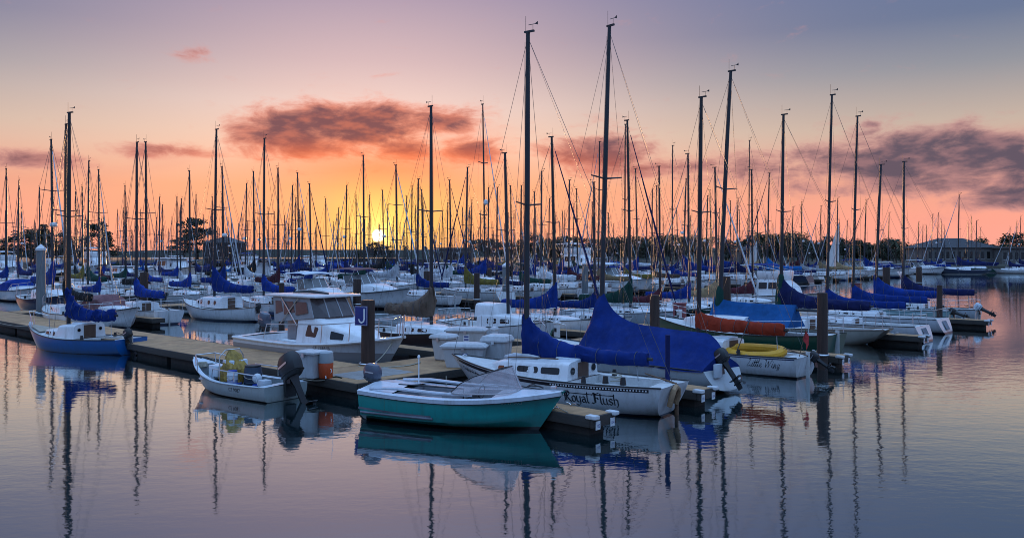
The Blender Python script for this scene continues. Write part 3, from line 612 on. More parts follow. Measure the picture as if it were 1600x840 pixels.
# ---------------------------------------------------------------- motor boats
def cruiser_kit(L=8.0, Bm=2.8, style=0, seed=0, hullm=None, detail=1):
    """0 express cruiser, 1 flybridge, 2 cabin trawler, 3 small runabout with canvas"""
    k = Kit(); h = Hull(L, Bm, (.85, .95, 1.35), .4, .9, 1.0, .05, sm=.35, nb=2.6, zst=-.25, chine=(.9, .08, .55))
    k.part('hull', h.hull_mb(), hullm or hullmat('hull_white', WHITE))
    hole = (-.46*L, -.14*L, .74); k.part('deck', h.deck_mb(hole), gel); k.part('cockpit', h.cockpit_mb(hole, .55), deckm)
    rr = MB()
    for sd in (1, -1): rr.tube(h.edge(-L/2+.02, L/2-.06, 18, -.02, .006, sd), .03, 5)
    k.part('rub_rail', rr, rubber)
    cz = lambda x: h.deck_z(x)-.04
    if style == 3:
        cb = Cabin([(.30*L, .1, cz(.3*L), .04), (.24*L, h.deck_y(.24*L)*.5, cz(.24*L), .2), (.02*L, h.deck_y(0)*.8, cz(.02*L), .34), (-.02*L, h.deck_y(0)*.8, cz(0), .36)])
        ci = k.part('cabin', cb.mb(), gel)
        cv = MB(); rs = []
        for x, w_, z0, z1 in ((.06*L, .6, .95, 1.15), (-.02*L, h.deck_y(0)*.85, .9, 1.95), (-.2*L, h.deck_y(-.2*L)*.9, .85, 1.9), (-.4*L, h.deck_y(-.4*L)*.92, .85, 1.35), (-.47*L, h.deck_y(-.4*L)*.9, .8, .95)):
            rs.append([(x, w_, z0), (x, w_*.92, lerp(z0, z1, .75)), (x, w_*.5, z1), (x, 0, z1+.04), (x, -w_*.5, z1), (x, -w_*.92, lerp(z0, z1, .75)), (x, -w_, z0)])
        cv.rings(rs, 0, False, (True, True)); k.part('boat_cover', cv, royal, slot='sail_cover')
    else:
        hh = {0: .5, 1: 1.15, 2: 1.0}[style]; c0 = -.14*L
        fx = .34*L if style == 0 else .22*L
        cb = Cabin([(fx, .2, cz(fx), .05), (fx-.35, h.deck_y(fx-.35)*.6, cz(fx-.35), hh*.5 if style else .2), (lerp(fx, c0, .4), h.deck_y(lerp(fx, c0, .4))*.76, cz(lerp(fx, c0, .4)), hh), (c0, h.deck_y(c0)*.78, cz(c0), hh)], lean=.9)
        ci = k.part('cabin', cb.mb(), gel)
        for sd in (1, -1):
            if style == 0: k.part('window', cb.window(.2*L, .0*L, .35, .75, sd, .8), glass, parent=ci)
            else:
                for q in range(3): k.part('window', cb.window(.13*L-q*.088*L, .055*L-q*.088*L, .42, .82, sd, .25), glass, parent=ci)
        zt = cz(0)+hh
        ws = MB()
        wx, wy = (.04*L, h.deck_y(0)*.74) if style == 0 else (-.0*L, h.deck_y(0)*.62)
        hw = .62 if style != 2 else .0
        if hw:
            pts = [(wx-1.1, wy, zt-.02), (wx-.35, wy*.95, zt+.02), (wx+.1, wy*.55, zt+.05), (wx+.18, 0, zt+.06), (wx+.1, -wy*.55, zt+.05), (wx-.35, -wy*.95, zt+.02), (wx-1.1, -wy, zt-.02)]
            tp = [(p[0]-.42, p[1]*.86, p[2]+hw) for p in pts]
            ws.add(pts+tp+[(p[0]-.02, p[1]*.985, p[2]) for p in pts]+[(p[0]-.02, p[1]*.985, p[2]) for p in tp], [(i, i+1, 8+i, 7+i) for i in range(6)]+[(14+i, 21+i, 22+i, 15+i) for i in range(6)])
            k.part('windshield', ws, glassb, smooth=0)
            fm = MB()
            for i in range(7): fm.tube([pts[i], tp[i]], .018, 4)
            fm.tube(tp, .02, 4); k.part('windshield_frame', fm, steel)
        tz = zt+(1.05 if style != 2 else .06); tx = -.13*L
        if style != 2:
            tp_ = MB(); rs = []
            for x, dz in ((tx+1.25, -.06), (tx+.6, .02), (tx-.6, .02), (tx-1.3, -.05)): rs.append([(x, wy*1.05, tz+dz-.05), (x, wy*.9, tz+dz+.0), (x, 0, tz+dz+.06), (x, -wy*.9, tz+dz), (x, -wy*1.05, tz+dz-.05), (x, -wy*.9, tz+dz-.05), (x, 0, tz+dz+.01), (x, wy*.9, tz+dz-.05)])
            tp_.rings(rs, 0, True, (True, True)); k.part('canopy', tp_, white_c, slot='canopy')
            for sd in (1, -1):
                for x0, x1 in ((tx+.3, tx+1.1), (tx-.2, tx-1.1)): k.part('canopy_pole', MB().tube([(x0, sd*wy*1.1, zt-.35), (x1, sd*wy, tz-.04)], .018, 5), steel)
        else:
            rf = MB().rbox((-.05*L, 0, tz), (.42*L, h.deck_y(0)*1.65, .09), .04); k.part('roof', rf, gel)
        if style == 1:
            fl = MB(); fl.rbox((-.02*L, 0, zt+.3), (.26*L, h.deck_y(0)*1.35, .62), .12, taper=.95); k.part('flybridge', fl, gel)
            rl = MB()
            q = h.deck_y(0)*.66; rl.tube([(.1*L, q, zt+.6), (-.15*L, q, zt+1.0), (-.3*L, q, zt+1.0), (-.3*L, -q, zt+1.0), (-.15*L, -q, zt+1.0), (.1*L, -q, zt+.6)], .018, 5); k.part('flybridge_rail', rl, steel)
        k.part('antenna', MB().tube([(tx, .3, zt), (tx-.3, .35, zt+2.6)], [.016, .006], 4), steel)
    for sd in (1, -1):
        gr = MB(); xs = [.48*L, .38*L, .25*L, .12*L, .02*L]; pts = [(x, sd*max(.05, h.deck_y(x)-.1), h.deck_z(x)+.55) for x in xs]; pts[-1] = (pts[-1][0], pts[-1][1], h.deck_z(xs[-1])+.02)
        gr.tube(pts, .016, 5)
        for p in pts[:-1]: gr.tube([(p[0], p[1], p[2]-.55), p], .013, 4)
        k.part('bow_rail', gr, steel)
    if style in (0, 3): outboard_kit(k, (-L/2-.18, 0, .95), R(-8), 1.15)
    k.h = h; k.L = L; return k

# ---------------------------------------------------------------- docks
conc = mat('dock_concrete_brown', (.46, .26, .125), .85, var=.35, scale=1.6, bump=.4, bscale=14, dirt=(.20, .125, .07), objvar=.12)
concl = mat('dock_concrete_light', (.30, .28, .26), .85, var=.25, scale=2.5, bump=.3, bscale=20, dirt=(.14, .12, .10))
waler = mat('dock_waler', (.042, .034, .028), .8, var=.4, scale=3, stretch=(.4, 4, 4), bump=.4, dirt=(.03, .035, .03))
flt = mat('dock_float', (.035, .03, .026), .9, var=.4, scale=3, bump=.4, dirt=(.02, .025, .02))
creo = mat('piling_creosote', (.055, .030, .022), .75, var=.45, scale=4, stretch=(3, 3, .25), bump=.8, bscale=10)
pgrey = mat('piling_grey', (.17, .19, .20), .7, var=.25, scale=3, stretch=(2, 2, .3), bump=.3)
boxw = mat('dockbox_white', (.55, .56, .57), .5, var=.12, scale=3, dirt=(.28, .27, .25))
capw = mat('piling_cap_white', (.72, .74, .76), .5, var=.08)
signb = mat('sign_blue', (.012, .02, .16), .4, var=.05); signw = mat('sign_white', (.78, .80, .82), .4, var=.05); ink = mat('letter_black', (.012, .012, .02), .4, var=.05); inkb = mat('letter_blue', (.02, .05, .28), .4, var=.05); inkp = mat('letter_pale', (.30, .50, .48), .5, var=.1)
rope_m = mat('rope', (.42, .38, .30), .9, var=.2, scale=20); hose_m = mat('hose_white', (.6, .6, .58), .6)

def zone(px):
    for lim, nm in ((90, 'at the far left edge'), (200, 'left of both close masts'), (300, 'left of the double ender'), (400, 'behind the double ender'), (500, 'left of the sun'), (570, 'just left of the sun'), (640, 'right under the sun'), (700, 'behind the brown cover sloop'), (790, 'behind the dock boxes'), (870, 'behind the gothic sloop mast'), (960, 'behind the tarp boat mast'), (1040, 'right of both tallest masts'), (1110, 'behind the red cover mast'), (1180, 'behind the green sloop'), (1250, 'behind the cream sloop mast'), (1330, 'behind the open transom yachts')):
        if px < lim: return nm
    return 'by the open channel at right'
def zat(p): return zone(800+F*p.x/p.y)
def dock(name, label, a0, a1, b0, b1, z=.5, sec=3.0, light=(), cap=(0, 0), group=None, detail=True):
    """a floating dock on the grid of fingers (a) and walkways (b)"""
    root = ob(name, None, loc=AB(a0, b0), rot=(0, 0, R(AH))); tag(root, label, 'dock', group)
    la, lb = a1-a0, b1-b0; alongA = la > lb; n = max(1, round(max(la, lb)/sec))
    for i in range(n):
        f0, f1 = i/n, (i+1)/n
        g = .012
        if alongA: x0, x1, y0, y1 = la*f0+g, la*f1-g, .07, lb-.07
        else: x0, x1, y0, y1 = .07, la-.07, lb*f0+g, lb*f1-g
        m_ = MB(); dz = (random.random()-.5)*.012
        m_.rbox(((x0+x1)/2, -(y0+y1)/2, z-.06+dz), (x1-x0, y1-y0, .12), .015); mk('deck_section', m_, concl if i in light else conc, root)
        if detail or i % 2 == 0:
            fm = MB().rbox(((x0+x1)/2, -(y0+y1)/2, .02), (x1-x0-.3, y1-y0-.22, .62), .04); mk('float', fm, flt, root)
    L_ = max(la, lb); nb = max(1, round(L_/6.0))
    for side in (0, 1):
        for i in range(nb):
            f0, f1 = i/nb, (i+1)/nb
            m_ = MB()
            if alongA: m_.rbox((la*(f0+f1)/2, -(0.035 if side == 0 else lb-.035), z-.13), (la/nb-.01, .07, .25), .012)
            else: m_.rbox(((.035 if side == 0 else la-.035), -lb*(f0+f1)/2, z-.13), (.07, lb/nb-.01, .25), .012)
            mk('edge_board', m_, waler, root)
    for q, on in enumerate(cap):
        if not on: continue
        m_ = MB()
        if alongA: m_.rbox((-.04 if q == 0 else la+.04, -lb/2, z-.13), (.07, lb, .26), .012)
        else: m_.rbox((la/2, .04 if q == 0 else -lb-.04, z-.13), (la, .07, .26), .012)
        mk('edge_board', m_, waler, root)
    return root
dock('floating_dock', 'long brown floating dock running from the left edge to the sign post', .3, 62, -2.7, 0, sec=3.1)
walk = dock('floating_dock', 'floating walkway with dock boxes behind the bows of the front row', -3.0, .28, -2.7, 50, sec=3.3, cap=(1, 1))
mk('concrete_patch', MB().rbox((1.3, -1.55, .508), (1.5, 2.2, .012), .004), concl, walk)
FING = {-1.95: 'finger dock ending between teal runabout and gothic lettered sloop', 2.95: 'finger dock ending between gothic lettered sloop and blue covered boat', 13.3: 'finger dock between the red cover sloop and green hulled boat',
        23.2: 'finger dock ending at the stern of the cream hulled boat', 35.3: 'finger dock at the far end of the front row'}
bump_m = mat('dock_bumper', (.62, .63, .64), .6, var=.2, scale=9)
for b_, lb_ in FING.items():
    f_ = dock('finger_dock', lb_, -10.9, -3.06, b_, b_+.95, z=.48, sec=2.6, cap=(1, 0), group='finger docks of the front row')
    for yy in (.08, .87):
        mk('bumper', MB().rbox((-.02, -yy, .47), (.3, .2, .1), .03), bump_m, f_)
    for yy, num in ((.2, '102'), (.78, '104')):
        pl = mk('slip_plate', MB().box((-.088, -yy, .27), (.016, .17, .2)), signw, f_)
        fl, w_ = font_flat(num); s_ = .13/w_
        mk('slip_number', project(fl, lambda u, v: (-.0985, -yy+.065-u*s_*1.0, .22+v*s_*1.3)), inkb, pl, smooth=0)
    for xx in (1.2, 4.5):
        for yy in (.14, .81):
            mk('cleat', MB().tube([(xx-.14, -yy, .55), (xx-.05, -yy, .54), (xx, -yy, .5), (xx+.05, -yy, .54), (xx+.14, -yy, .55)], .018, 5), steel, f_)
for b_ in (4.6, 9.6, 14.8, 20, 25.2, 30.4, 35.6, 40.8):
    dock('finger_dock', 'finger dock behind the sign post walkway, '+zat(AB(5, b_)), .36, 9.0, b_-.4, b_+.45, z=.48, sec=2.9, cap=(0, 1), group='finger docks behind the front walkway', detail=False)
dock('floating_dock', 'second floating walkway across the marina behind the double ended sloop', 36, 38.6, 0.1, 150, sec=9, cap=(0, 1), detail=False)
for i in range(22):
    b_ = 4.2+i*6.6
    dock('finger_dock', 'finger dock of the second walkway, '+zat(AB(28, b_)), 25.5, 35.9, b_-.4, b_+.4, z=.48, sec=5, cap=(1, 0), group='finger docks of the second walkway', detail=False)
for j, a_ in enumerate((66.3, 96, 126, 156)):
    dock('floating_dock', ['third', 'fourth', 'fifth', 'sixth'][j]+' floating walkway across the marina, mostly hidden by boats', a_, a_+2.6, 0.1, 150, sec=15, detail=False)

def piling(p, z1, r, m_, label, cap=None, z0=-1.2, group='mooring pilings'):
    root = ob('piling', None, loc=(p[0], p[1], 0)); tag(root, label, 'piling', group)
    k_ = MB(); n = 14; rs = []
    for z, f in ((z0, 1.03), (0, 1.02), (z1*.5, 1.0), (z1-.06, .97), (z1-.01, .93), (z1, .82)):
        rs.append([(r*f*math.cos(2*math.pi*i/n)*(1+.03*math.sin(i*2.7+z*3)), r*f*math.sin(2*math.pi*i/n)*(1+.03*math.cos(i*1.9+z*2)), z) for i in range(n)])
    k_.rings(rs); mk('post', k_, m_, root)
    if cap:
        mk('cap', MB().tube([(0, 0, z1-.12), (0, 0, z1+.02), (0, 0, z1+.05), (0, 0, z1+.3)], [r*1.12, r*1.14, r*1.05, .01], 14), capw, root)
    hp = MB(); hp.tube([(r*1.25*math.cos(a), r*1.25*math.sin(a), .56) for a in [2*math.pi*i/14 for i in range(15)]], .03, 5); mk('pile_hoop', hp, steel, root)
    return root
jp = AB(0.02, 0.0)
ps_ = piling(jp, 2.72, .235, creo, 'dark square topped piling carrying the blue letter sign', group=None)
sg = mk('sign', MB().rbox((0, 0, 0), (.5, .03, .66), .012), signb, ps_, (-.18, -.30, 2.2), (0, 0, R(-22)))
mk('sign_border', MB().box((0, -.0165, .315), (.48, .004, .012)).box((0, -.0165, -.315), (.48, .004, .012)).box((-.235, -.0165, 0), (.012, .004, .62)).box((.235, -.0165, 0), (.012, .004, .62)), signw, sg)
mk('letter', MB().add(*(lambda pts: ([(p[0], -.02, p[1]) for p in pts], [tuple(range(4)), (3, 2, 5, 4), (4, 5, 7, 6), (6, 7, 9, 8), (8, 9, 11, 10)]))([(.10, .24), (.16, .24), (.16, -.1), (.10, -.1), (.08, -.17), (.13, -.2), (.02, -.2), (.02, -.26), (-.03, -.17), (-.07, -.21), (-.06, -.1), (-.11, -.11)])), signw, sg, smooth=0)
piling(W(1285, 577), 2.85, .19, creo, 'tall dark piling standing at the stern of the red cover sloop')
piling(W(1468, 517), 2.55, .15, creo, 'slim black piling right of the open transom yachts')
piling(W(1023, 560), 2.6, .2, creo, 'black slant topped piling beside the red locker')
piling(W(64, 503), 4.6, .27, pgrey, 'tall grey piling with a white pointed cap at far left', cap=1)
piling(W(790, 470), 3.2, .3, pgrey, 'grey piling with white pointed cap left of the olive cover', cap=1)
piling(W(914, 468), 3.4, .3, pgrey, 'grey piling with white pointed cap right of the blue tarp', cap=1)
piling(W(440, 508), 2.55, .17, creo, 'dark piling behind the cabin cruiser stern')
piling(W(558, 486), 2.4, .3, creo, 'thick brown piling just left of the sun in the second row')
piling(W(225, 492), 3.0, .27, creo, 'dark piling behind the small white sloop at left')
piling(W(350, 470), 2.6, .26, creo, 'dark piling behind the double ended sloop')
piling(W(765, 452), 2.6, .26, creo, 'dark piling left of the white capped post')
piling(W(667, 470), 2.7, .3, creo, 'dark piling behind the brown cover sloop')
piling(W(745, 478), 2.7, .24, creo, 'dark piling in front of the tan cover boat')
piling(W(1134, 505), 2.9, .3, creo, 'black round topped piling right of the green mast')
piling(W(1436, 448), 2.6, .35, creo, 'dark piling at the edge of the open channel')
piling(W(1385, 462), 2.9, .35, creo, 'dark piling behind the slim masts at right')

def dock_box(p, d, rz, label, name='dock_box', num=None, panel=False, round_=.03, taper=.86, lidh=.09, m_=None, lid_m=None):
    root = ob(name, None, loc=p, rot=(0, 0, rz)); tag(root, label, 'dock box', 'white dock boxes')
    b_ = mk('box_body', MB().rbox((0, 0, d[2]/2), d, round_, taper=taper), m_ or boxw, root, smooth=15)
    l_ = MB(); x, y = d[0]/2+.06, d[1]/2+.06
    rs = []
    for z, k1 in ((0, 1), (.05, 1.01), (.07, .99), (.075+lidh*.7, .86), (.08+lidh, .5)):
        rs.append([(x*k1*cx, y*k1*cy, d[2]+z) for cx, cy in ((1, .9), (.95, 1), (-.95, 1), (-1, .9), (-1, -.9), (-.95, -1), (.95, -1), (1, -.9))])
    l_.rings(rs); mk('lid', l_, lid_m or boxw, root, smooth=12)
    mk('latch', MB().box((0, -y-.012, d[2]-.02), (.1, .025, .12)), steel, b_)
    if num:
        fl, w_ = font_flat(num); s_ = .36/w_; mk('number', project(fl, lambda u, v: (-.18+u*s_, -d[1]/2-.004, d[2]*.5+v*s_)), inkb, b_, smooth=0)
    if panel:
        mk('notice', MB().box((.05, -d[1]/2-.006, d[2]*.62), (.24, .012, .42)), signw, b_)
        for q in range(3): mk('notice_line', MB().box((.05, -d[1]/2-.014, d[2]*.62+.12-.11*q), (.17, .006, .05)), inkb, b_)
    return root
dock_box(W(486, 589, .5), (.74, .62, .74), R(-28), 'tall white dock box beside the orange cooler', lidh=.015)
dock_box(W(694, 562, .5), (.72, .62, .78), R(-35), 'round cornered white dock box nearest the sign post', round_=.08, taper=.78)
dock_box(W(729, 549, .5), (1.5, .72, .8), R(-6), 'wide white dock box with a small blue notice', panel=True)
dock_box(W(726, 573, .5), (1.45, .62, .66), R(-8), 'white dock box numbered 102 at the sloop bow', num='102', taper=.8)
dock_box(W(777, 570, .5), (.85, .75, .82), R(-20), 'white dock box with peaked lid left of the blue sail cover', lidh=.16)
# far-side lockers, red
def red_locker(p, label, s_=1.0):
    rm = mat('locker_red', (.22, .05, .06), .5, var=.2, dirt=(.1, .04, .04)); root = ob('fire_locker', None, loc=p, rot=(0, 0, R(-30))); tag(root, label, 'locker')
    mk('cabinet', MB().rbox((0, 0, .6*s_), (.62*s_, .45*s_, 1.2*s_), .03), rm, root); mk('door_window', MB().box((.0, -.23*s_, .7*s_), (.34*s_, .012, .45*s_)), glass, root); mk('roof', MB().rbox((0, 0, 1.22*s_), (.7*s_, .52*s_, .06), .02), rm, root)
red_locker(W(1062, 508, .5), 'red fire locker on the dock behind the blue covered boat', .95)
red_locker(W(1340, 465, .5), 'small red locker among the boats left of the bare masts', 1.0)
# orange drink cooler on the dock
ck = ob('water_cooler', None, loc=W(509, 590, .5), rot=(0, 0, .4)); tag(ck, 'orange drink cooler with grey lid beside the tall dock box', 'cooler')
om = mat('cooler_orange', (.55, .075, .015), .45, var=.08); gm = mat('cooler_grey', (.42, .46, .48), .5, var=.08)
mk('cooler_body', MB().tube([(0, 0, 0), (0, 0, .03), (0, 0, .45), (0, 0, .47)], [.19, .21, .23, .22], 18), om, ck); mk('lid', MB().tube([(0, 0, .47), (0, 0, .5), (0, 0, .78), (0, 0, .82)], [.225, .235, .225, .19], 18), gm, ck); mk('handle', MB().tube([(.1, -.235, .3), (.12, -.28, .28), (.12, -.28, .2), (.1, -.235, .18)], .012, 5), signw, ck); mk('spigot', MB().tube([(-.05, -.22, .08), (-.05, -.29, .08), (-.05, -.29, .03)], .018, 6), signw, ck)
# mooring lines lying on the dock
def line(pts, label, r=.018, m_=None, name='mooring_line'):
    P = [Vector(p) for p in pts]; q = []
    for i in range(len(P)-1):
        p0, p1, p2, p3 = P[max(i-1, 0)], P[i], P[i+1], P[min(i+2, len(P)-1)]
        for j in range(5):
            t_ = j/5; q.append(.5*((2*p1)+(p2-p0)*t_+(2*p0-5*p1+4*p2-p3)*t_*t_+(3*p1-p0-3*p2+p3)*t_**3))
    q.append(P[-1]); return tag(mk(name, MB().tube(q, r, 5, cap=True), m_ or rope_m), label, 'rope')
line([W(588, 573, .52), W(610, 573, .52), W(640, 570, .52), W(657, 565, .53)], 'pale rope lying on the dock right of the sign post', .025)
line([W(520, 589, .52), W(527, 588, .53), W(534, 590, .52)], 'short rope end on the dock edge behind the teal runabout', .02, green_c)

# ---------------------------------------------------------------- hero boats of the front row
# 1 white sloop with gothic lettering
def stern_center(px, py, heading, L): p = W(px, py); return p+Vector((math.cos(heading), math.sin(heading), 0))*L/2
rfh = Hull(7.7, 2.45, (.84, .80, 1.12), .42, .70, 1.05, .30, sm=.42, zst=-.02, k=(.78, 1.1))
rfm = hullmat('hull_sloop_white', (.72, .74, .76), stripe=(.02, .03, .06), s0=.02, s1=.06)
rcab = Cabin([(2.15, .18, 1.0-.1, .04), (1.75, .55, .80, .26), (1.2, .78, .76, .40), (.2, .86, .74, .46), (-.75, .86, .74, .50), (-1.0, .86, .74, .5)], lean=.9)
rk = sloop_kit(7.7, 2.45, 0, 1, rfm, royal, seed=3, hull=rfh, cab=rcab, mast_x=.95, Lb=3.95, boomz=1.42, cover=dict(h0=1.05, h1=.26, w=.24, wrinkle=.03, up=1.7), hole=(-3.4, -1.05, .66),
               wins=[(1.55, 1.25, .32, .66, .9), (.75, .0, .36, .74, .8), (-.1, -.72, .36, .74, .6)], mastm=alu, rake=.02, wr=.0075, spread=(.47,))
bv = rfh.bvh()
fl, w_ = lettering('*Royal Flush', GOTH, .105, 42, .03); rk.part('boat_name', project(fl, on_hull(bv, -.98, .29, .345, 1, True)), ink, parent=rk.hull_i, smooth=0)
fl, w_ = font_flat('CF 8012 FL 84'); rk.part('registration', project(fl, on_hull(bv, 3.15, .72, .15, 1, True, lambda x: .10*x)), ink, parent=rk.hull_i, smooth=0)
def hull_line(h, bv_, x0, x1, dz, th, side=1, n=36, up=None):
    vs, fs = [], []
    for i in range(n+1):
        x = lerp(x0, x1, i/n); z = h.deck_z(x)-dz
        for q in (-.5, .5):
            zz = z+q*th; hit = bv_.ray_cast(Vector((x, side*6, zz)), Vector((0, -side, 0)))[0]
            if hit is None: hit = Vector((x, side*h.deck_y(x), zz))
            vs.append((x, hit.y+side*.005, zz))
        if i: fs.append((2*i-2, 2*i-1, 2*i+1, 2*i))
    return MB().add(vs, fs)
rk.part('cove_stripe', hull_line(rfh, bv, 3.0, -2.55, .27, .022), ink, parent=rk.hull_i, smooth=0)
rk.part('sheer_stripe', hull_line(rfh, bv, 3.5, -3.5, .09, .085), ink, parent=rk.hull_i, smooth=0)
dots = MB()
for i in range(34):
    x = -.7-i*.083; z = rfh.deck_z(x)-.085; dots.box((x, rfh.deck_y(x)+.012, z), (.038, .012, .035))
rk.part('rail_holes', dots, signw, parent=rk.hull_i)
# cockpit fittings, bulkhead, life ring, boom post, rudder
rk.part('port_light', MB().disc((-1.02, .58, 1.02), (1, 0, 0), .1, .03, 14), glass); rk.part('port_light', MB().disc((-1.02, -.58, 1.02), (1, 0, 0), .1, .03, 14), glass)
rk.part('boom_post', MB().tube([(-3.45, -.35, .8), (-3.45, -.35, 2.1)], .065, 10), navy)
hs = MB(); hs.tube([(-3.80, .30, .30), (-3.86, .31, .52), (-3.9, .24, .72), (-3.9, .1, .8), (-3.9, -.04, .72), (-3.86, -.11, .52), (-3.80, -.1, .32)], .075, 9); rk.part('horseshoe_buoy', hs, mat('buoy_tan', (.36, .23, .13), .8, var=.3, scale=6, bump=.4))
rk.part('rudder_blade', MB().rbox((-3.78, -.2, .30), (.1, .07, 1.0), .02), wood); rk.part('bow_cleat', MB().tube([(3.3, .12, 1.1), (3.3, .02, 1.13), (3.3, -.1, 1.1)], .02, 5), steel)
rk.part('sail_bag', MB().tube([(1.5, .3, 1.22), (1.1, .42, 1.27), (.6, .4, 1.28), (.2, .46, 1.3)], [.05, .1, .09, .04], 8), white_c); rk.part('hand_rail', MB().tube([(1.2, .6, 1.25), (.8, .66, 1.3), (.2, .68, 1.32), (-.6, .68, 1.34)], .02, 5), wood)
for q in ((-2.2, .85), (-2.7, .8)): rk.part('winch', MB().tube([(q[0], q[1], .82), (q[0], q[1], 1.02)], [.09, .065], 9), rubber)
rk.part('coiled_line', MB().tube([(-2.4+.16*math.cos(a*.7), .62+.1*math.sin(a*.7), .86+.012*a) for a in range(20)], .018, 5), rope_m)
hd = R(144.5)
put = assemble(rk, 'sailboat', Vector((1.2, 23.9, 0)), hd, 1, (10.9-rk.zd)/(10-rk.zd), over={}, label='white sloop with black gothic lettering and royal blue sail cover', cat='sailboat', skip=('rudder', 'stern_rail', 'bow_rail', 'guard_rail'), roll=R(.3))

# 2 boat under the large blue tarp
ck_h = Hull(8.6, 2.75, (.72, .75, 1.15), .45, .66, .8, -.35, sm=.42, zst=.1)
ckm = hullmat('hull_grey_white', (.52, .56, .58), stripe=(.10, .05, .05), s0=.0, s1=.035)
tk = sloop_kit(8.6, 2.75, 0, 1, ckm, royal, seed=5, hull=ck_h, mast_x=.85, coverhide=True, boomz=1.7, rake=.4, rails=True, wr=.0075)
def tent(h, x0, x1, ridge, zlow, mastcone=None, seed=0, spread=.02, aft=.5, wr=.03):
    mb = MB(); rs = []; N = 30; Mh = 9
    for i in range(N+1):
        x = lerp(x0, x1, i/N); zr = ridge(x); yb = h.deck_y(max(-h.L/2, min(h.L/2, x)))+spread; zl = zlow(x); half = []
        for j in range(Mh+1):
            t_ = j/Mh; y = yb*(1-t_)**1.0*(1+.12*math.sin(t_*math.pi)*-1); z = lerp(zl, zr, t_**.8-.10*math.sin(t_*math.pi))
            n_ = noise.noise(Vector((x*.9+seed, y*1.4, z*1.7)))*wr*3.2+abs(noise.noise(Vector((x*1.7-z*1.5+seed, z*.6, y*.4))))*wr*3.5+math.sin(x*1.6+z*2.6+seed)*wr*.8
            half.append((x, y+n_*.8*(t_ < .98), z+n_*.4))
        rs.append(half+[(a_, -b_*(1+.02*math.sin(a_*4)), c_) for a_, b_, c_ in half[-2::-1]])
    mb.rings(rs, 0, False, (True, True), flip=False); return mb
ridge = lambda x: (1.82-.03*math.sin((x-.8)*1.1)+1.35*math.exp(-((.85-x)/.55)) if x <= .85 else 3.17-(x-.85)*5)-(.55*clamp((-x-3.7)/.65)**2)
tk.part('boat_cover', tent(ck_h, 1.1, -4.28, ridge, lambda x: .72+.03*math.sin(x*2.2)-.03, seed=2), royal)
outboard_kit(tk, (-4.5, .15, .95), R(38), 1.0)
bx_ = mat('box_white_small', (.5, .55, .6), .6); tk.part('motor_bag', MB().rbox((-4.46, .42, .72), (.1, .34, .42), .02), bx_)
sp = stern_center(1130, 612, R(131), 8.6)
assemble(tk, 'sailboat', sp, R(130), 1, (12.35-tk.zd)/(10-tk.zd), label='sloop under a large royal blue tarp with tilted black outboard', cat='sailboat', skip=('boom', 'mainsheet', 'stern_rail', 'guard_rail', 'cabin', 'tiller', 'winch', 'rudder'))

# 3 small white sloop with red cover and yellow dinghy
lh = Hull(7.3, 2.35, (.74, .70, 1.05), .4, .62, .8, .15)
lwm = hullmat('hull_white_navy_line', (.74, .75, .76), stripe=(.015, .02, .03), s0=.03, s1=.055)
lk = sloop_kit(7.3, 2.35, 0, 1, lwm, red_c, seed=8, hull=lh, mast_x=.8, Lb=3.55, boomz=1.56, cover=dict(h0=.52, h1=.34, w=.2, wrinkle=.022, up=.8), rake=.12, mastm=None, rails=False, wr=.0075)
bv = lh.bvh(); fl, w_ = lettering('Little Wing', SCR, .06, 50, .02, .28); lk.part('boat_name', project(fl, on_hull(bv, -1.9, .34, .34, 1, True)), ink, parent=lk.hull_i, smooth=0)
lk.part('cove_stripe', hull_line(lh, bv, 3.3, -3.55, .07, .03), mat('stripe_navy', (.012, .02, .09), .4), parent=lk.hull_i, smooth=0)
lk.part('flag_pole', MB().tube([(-3.5, .3, .75), (-3.75, .32, 1.7)], .012, 5), wood); lk.part('tarp_strap', MB().tube([(-1.4, .0, 1.9), (-1.4, .9, .75)], .018, 5), rubber)
fgm = mat('flag_red', (.5, .04, .04), .8, var=.3, scale=14)
lk.part('flag', MB().add([(-3.62, .31, 1.35), (-3.74, .31, 1.68), (-3.78, .36, 1.2), (-3.86, .33, 1.5), (-3.8, .4, 1.0), (-3.88, .38, 1.2)], [(0, 1, 3, 2), (2, 3, 5, 4)]), fgm)
outboard_kit(lk, (-3.85, -.3, .62), R(58), .72)
put_l = stern_center(1262, 590, R(133), 7.3)
assemble(lk, 'sailboat', put_l, R(133), 1, (10.3-lk.zd)/(10-lk.zd), over={'mast': dark_mast, 'boom': dark_mast}, label='small white sloop with red sail cover and script lettering on the quarter', cat='sailboat')
dg = MB(); ring_ = [(0.95*math.cos(a)*(1.15 if math.cos(a) > 0 else 1), .55*math.copysign(abs(math.sin(a))**.7, math.sin(a)), .0+.06*max(0, math.cos(a))) for a in [2*math.pi*i/28 for i in range(29)]]
dg.tube(ring_, .17, 10)
dpos = put_l+Vector((math.cos(R(133)), math.sin(R(133)), 0))*(-1.7); yel = mat('inflatable_yellow', (.70, .34, .01), .5, var=.15, scale=2)
dr = ob('inflatable_dinghy', None, loc=(dpos[0]-.05, dpos[1]-.1, .72), rot=(R(-10), R(3), R(133))); tag(dr, 'yellow inflatable dinghy lying in the cockpit of the red cover sloop', 'dinghy')
mk('tube', dg, yel, dr); mk('floor', MB().rbox((0, 0, -.1), (1.9, .9, .05), .02), grey_c, dr)
mk('grab_line', MB().tube([(p[0]*1.0, p[1]*1.24, p[2]+.07+.03*math.sin(i*2)) for i, p in enumerate(ring_)], .012, 4), rope_m, dr)

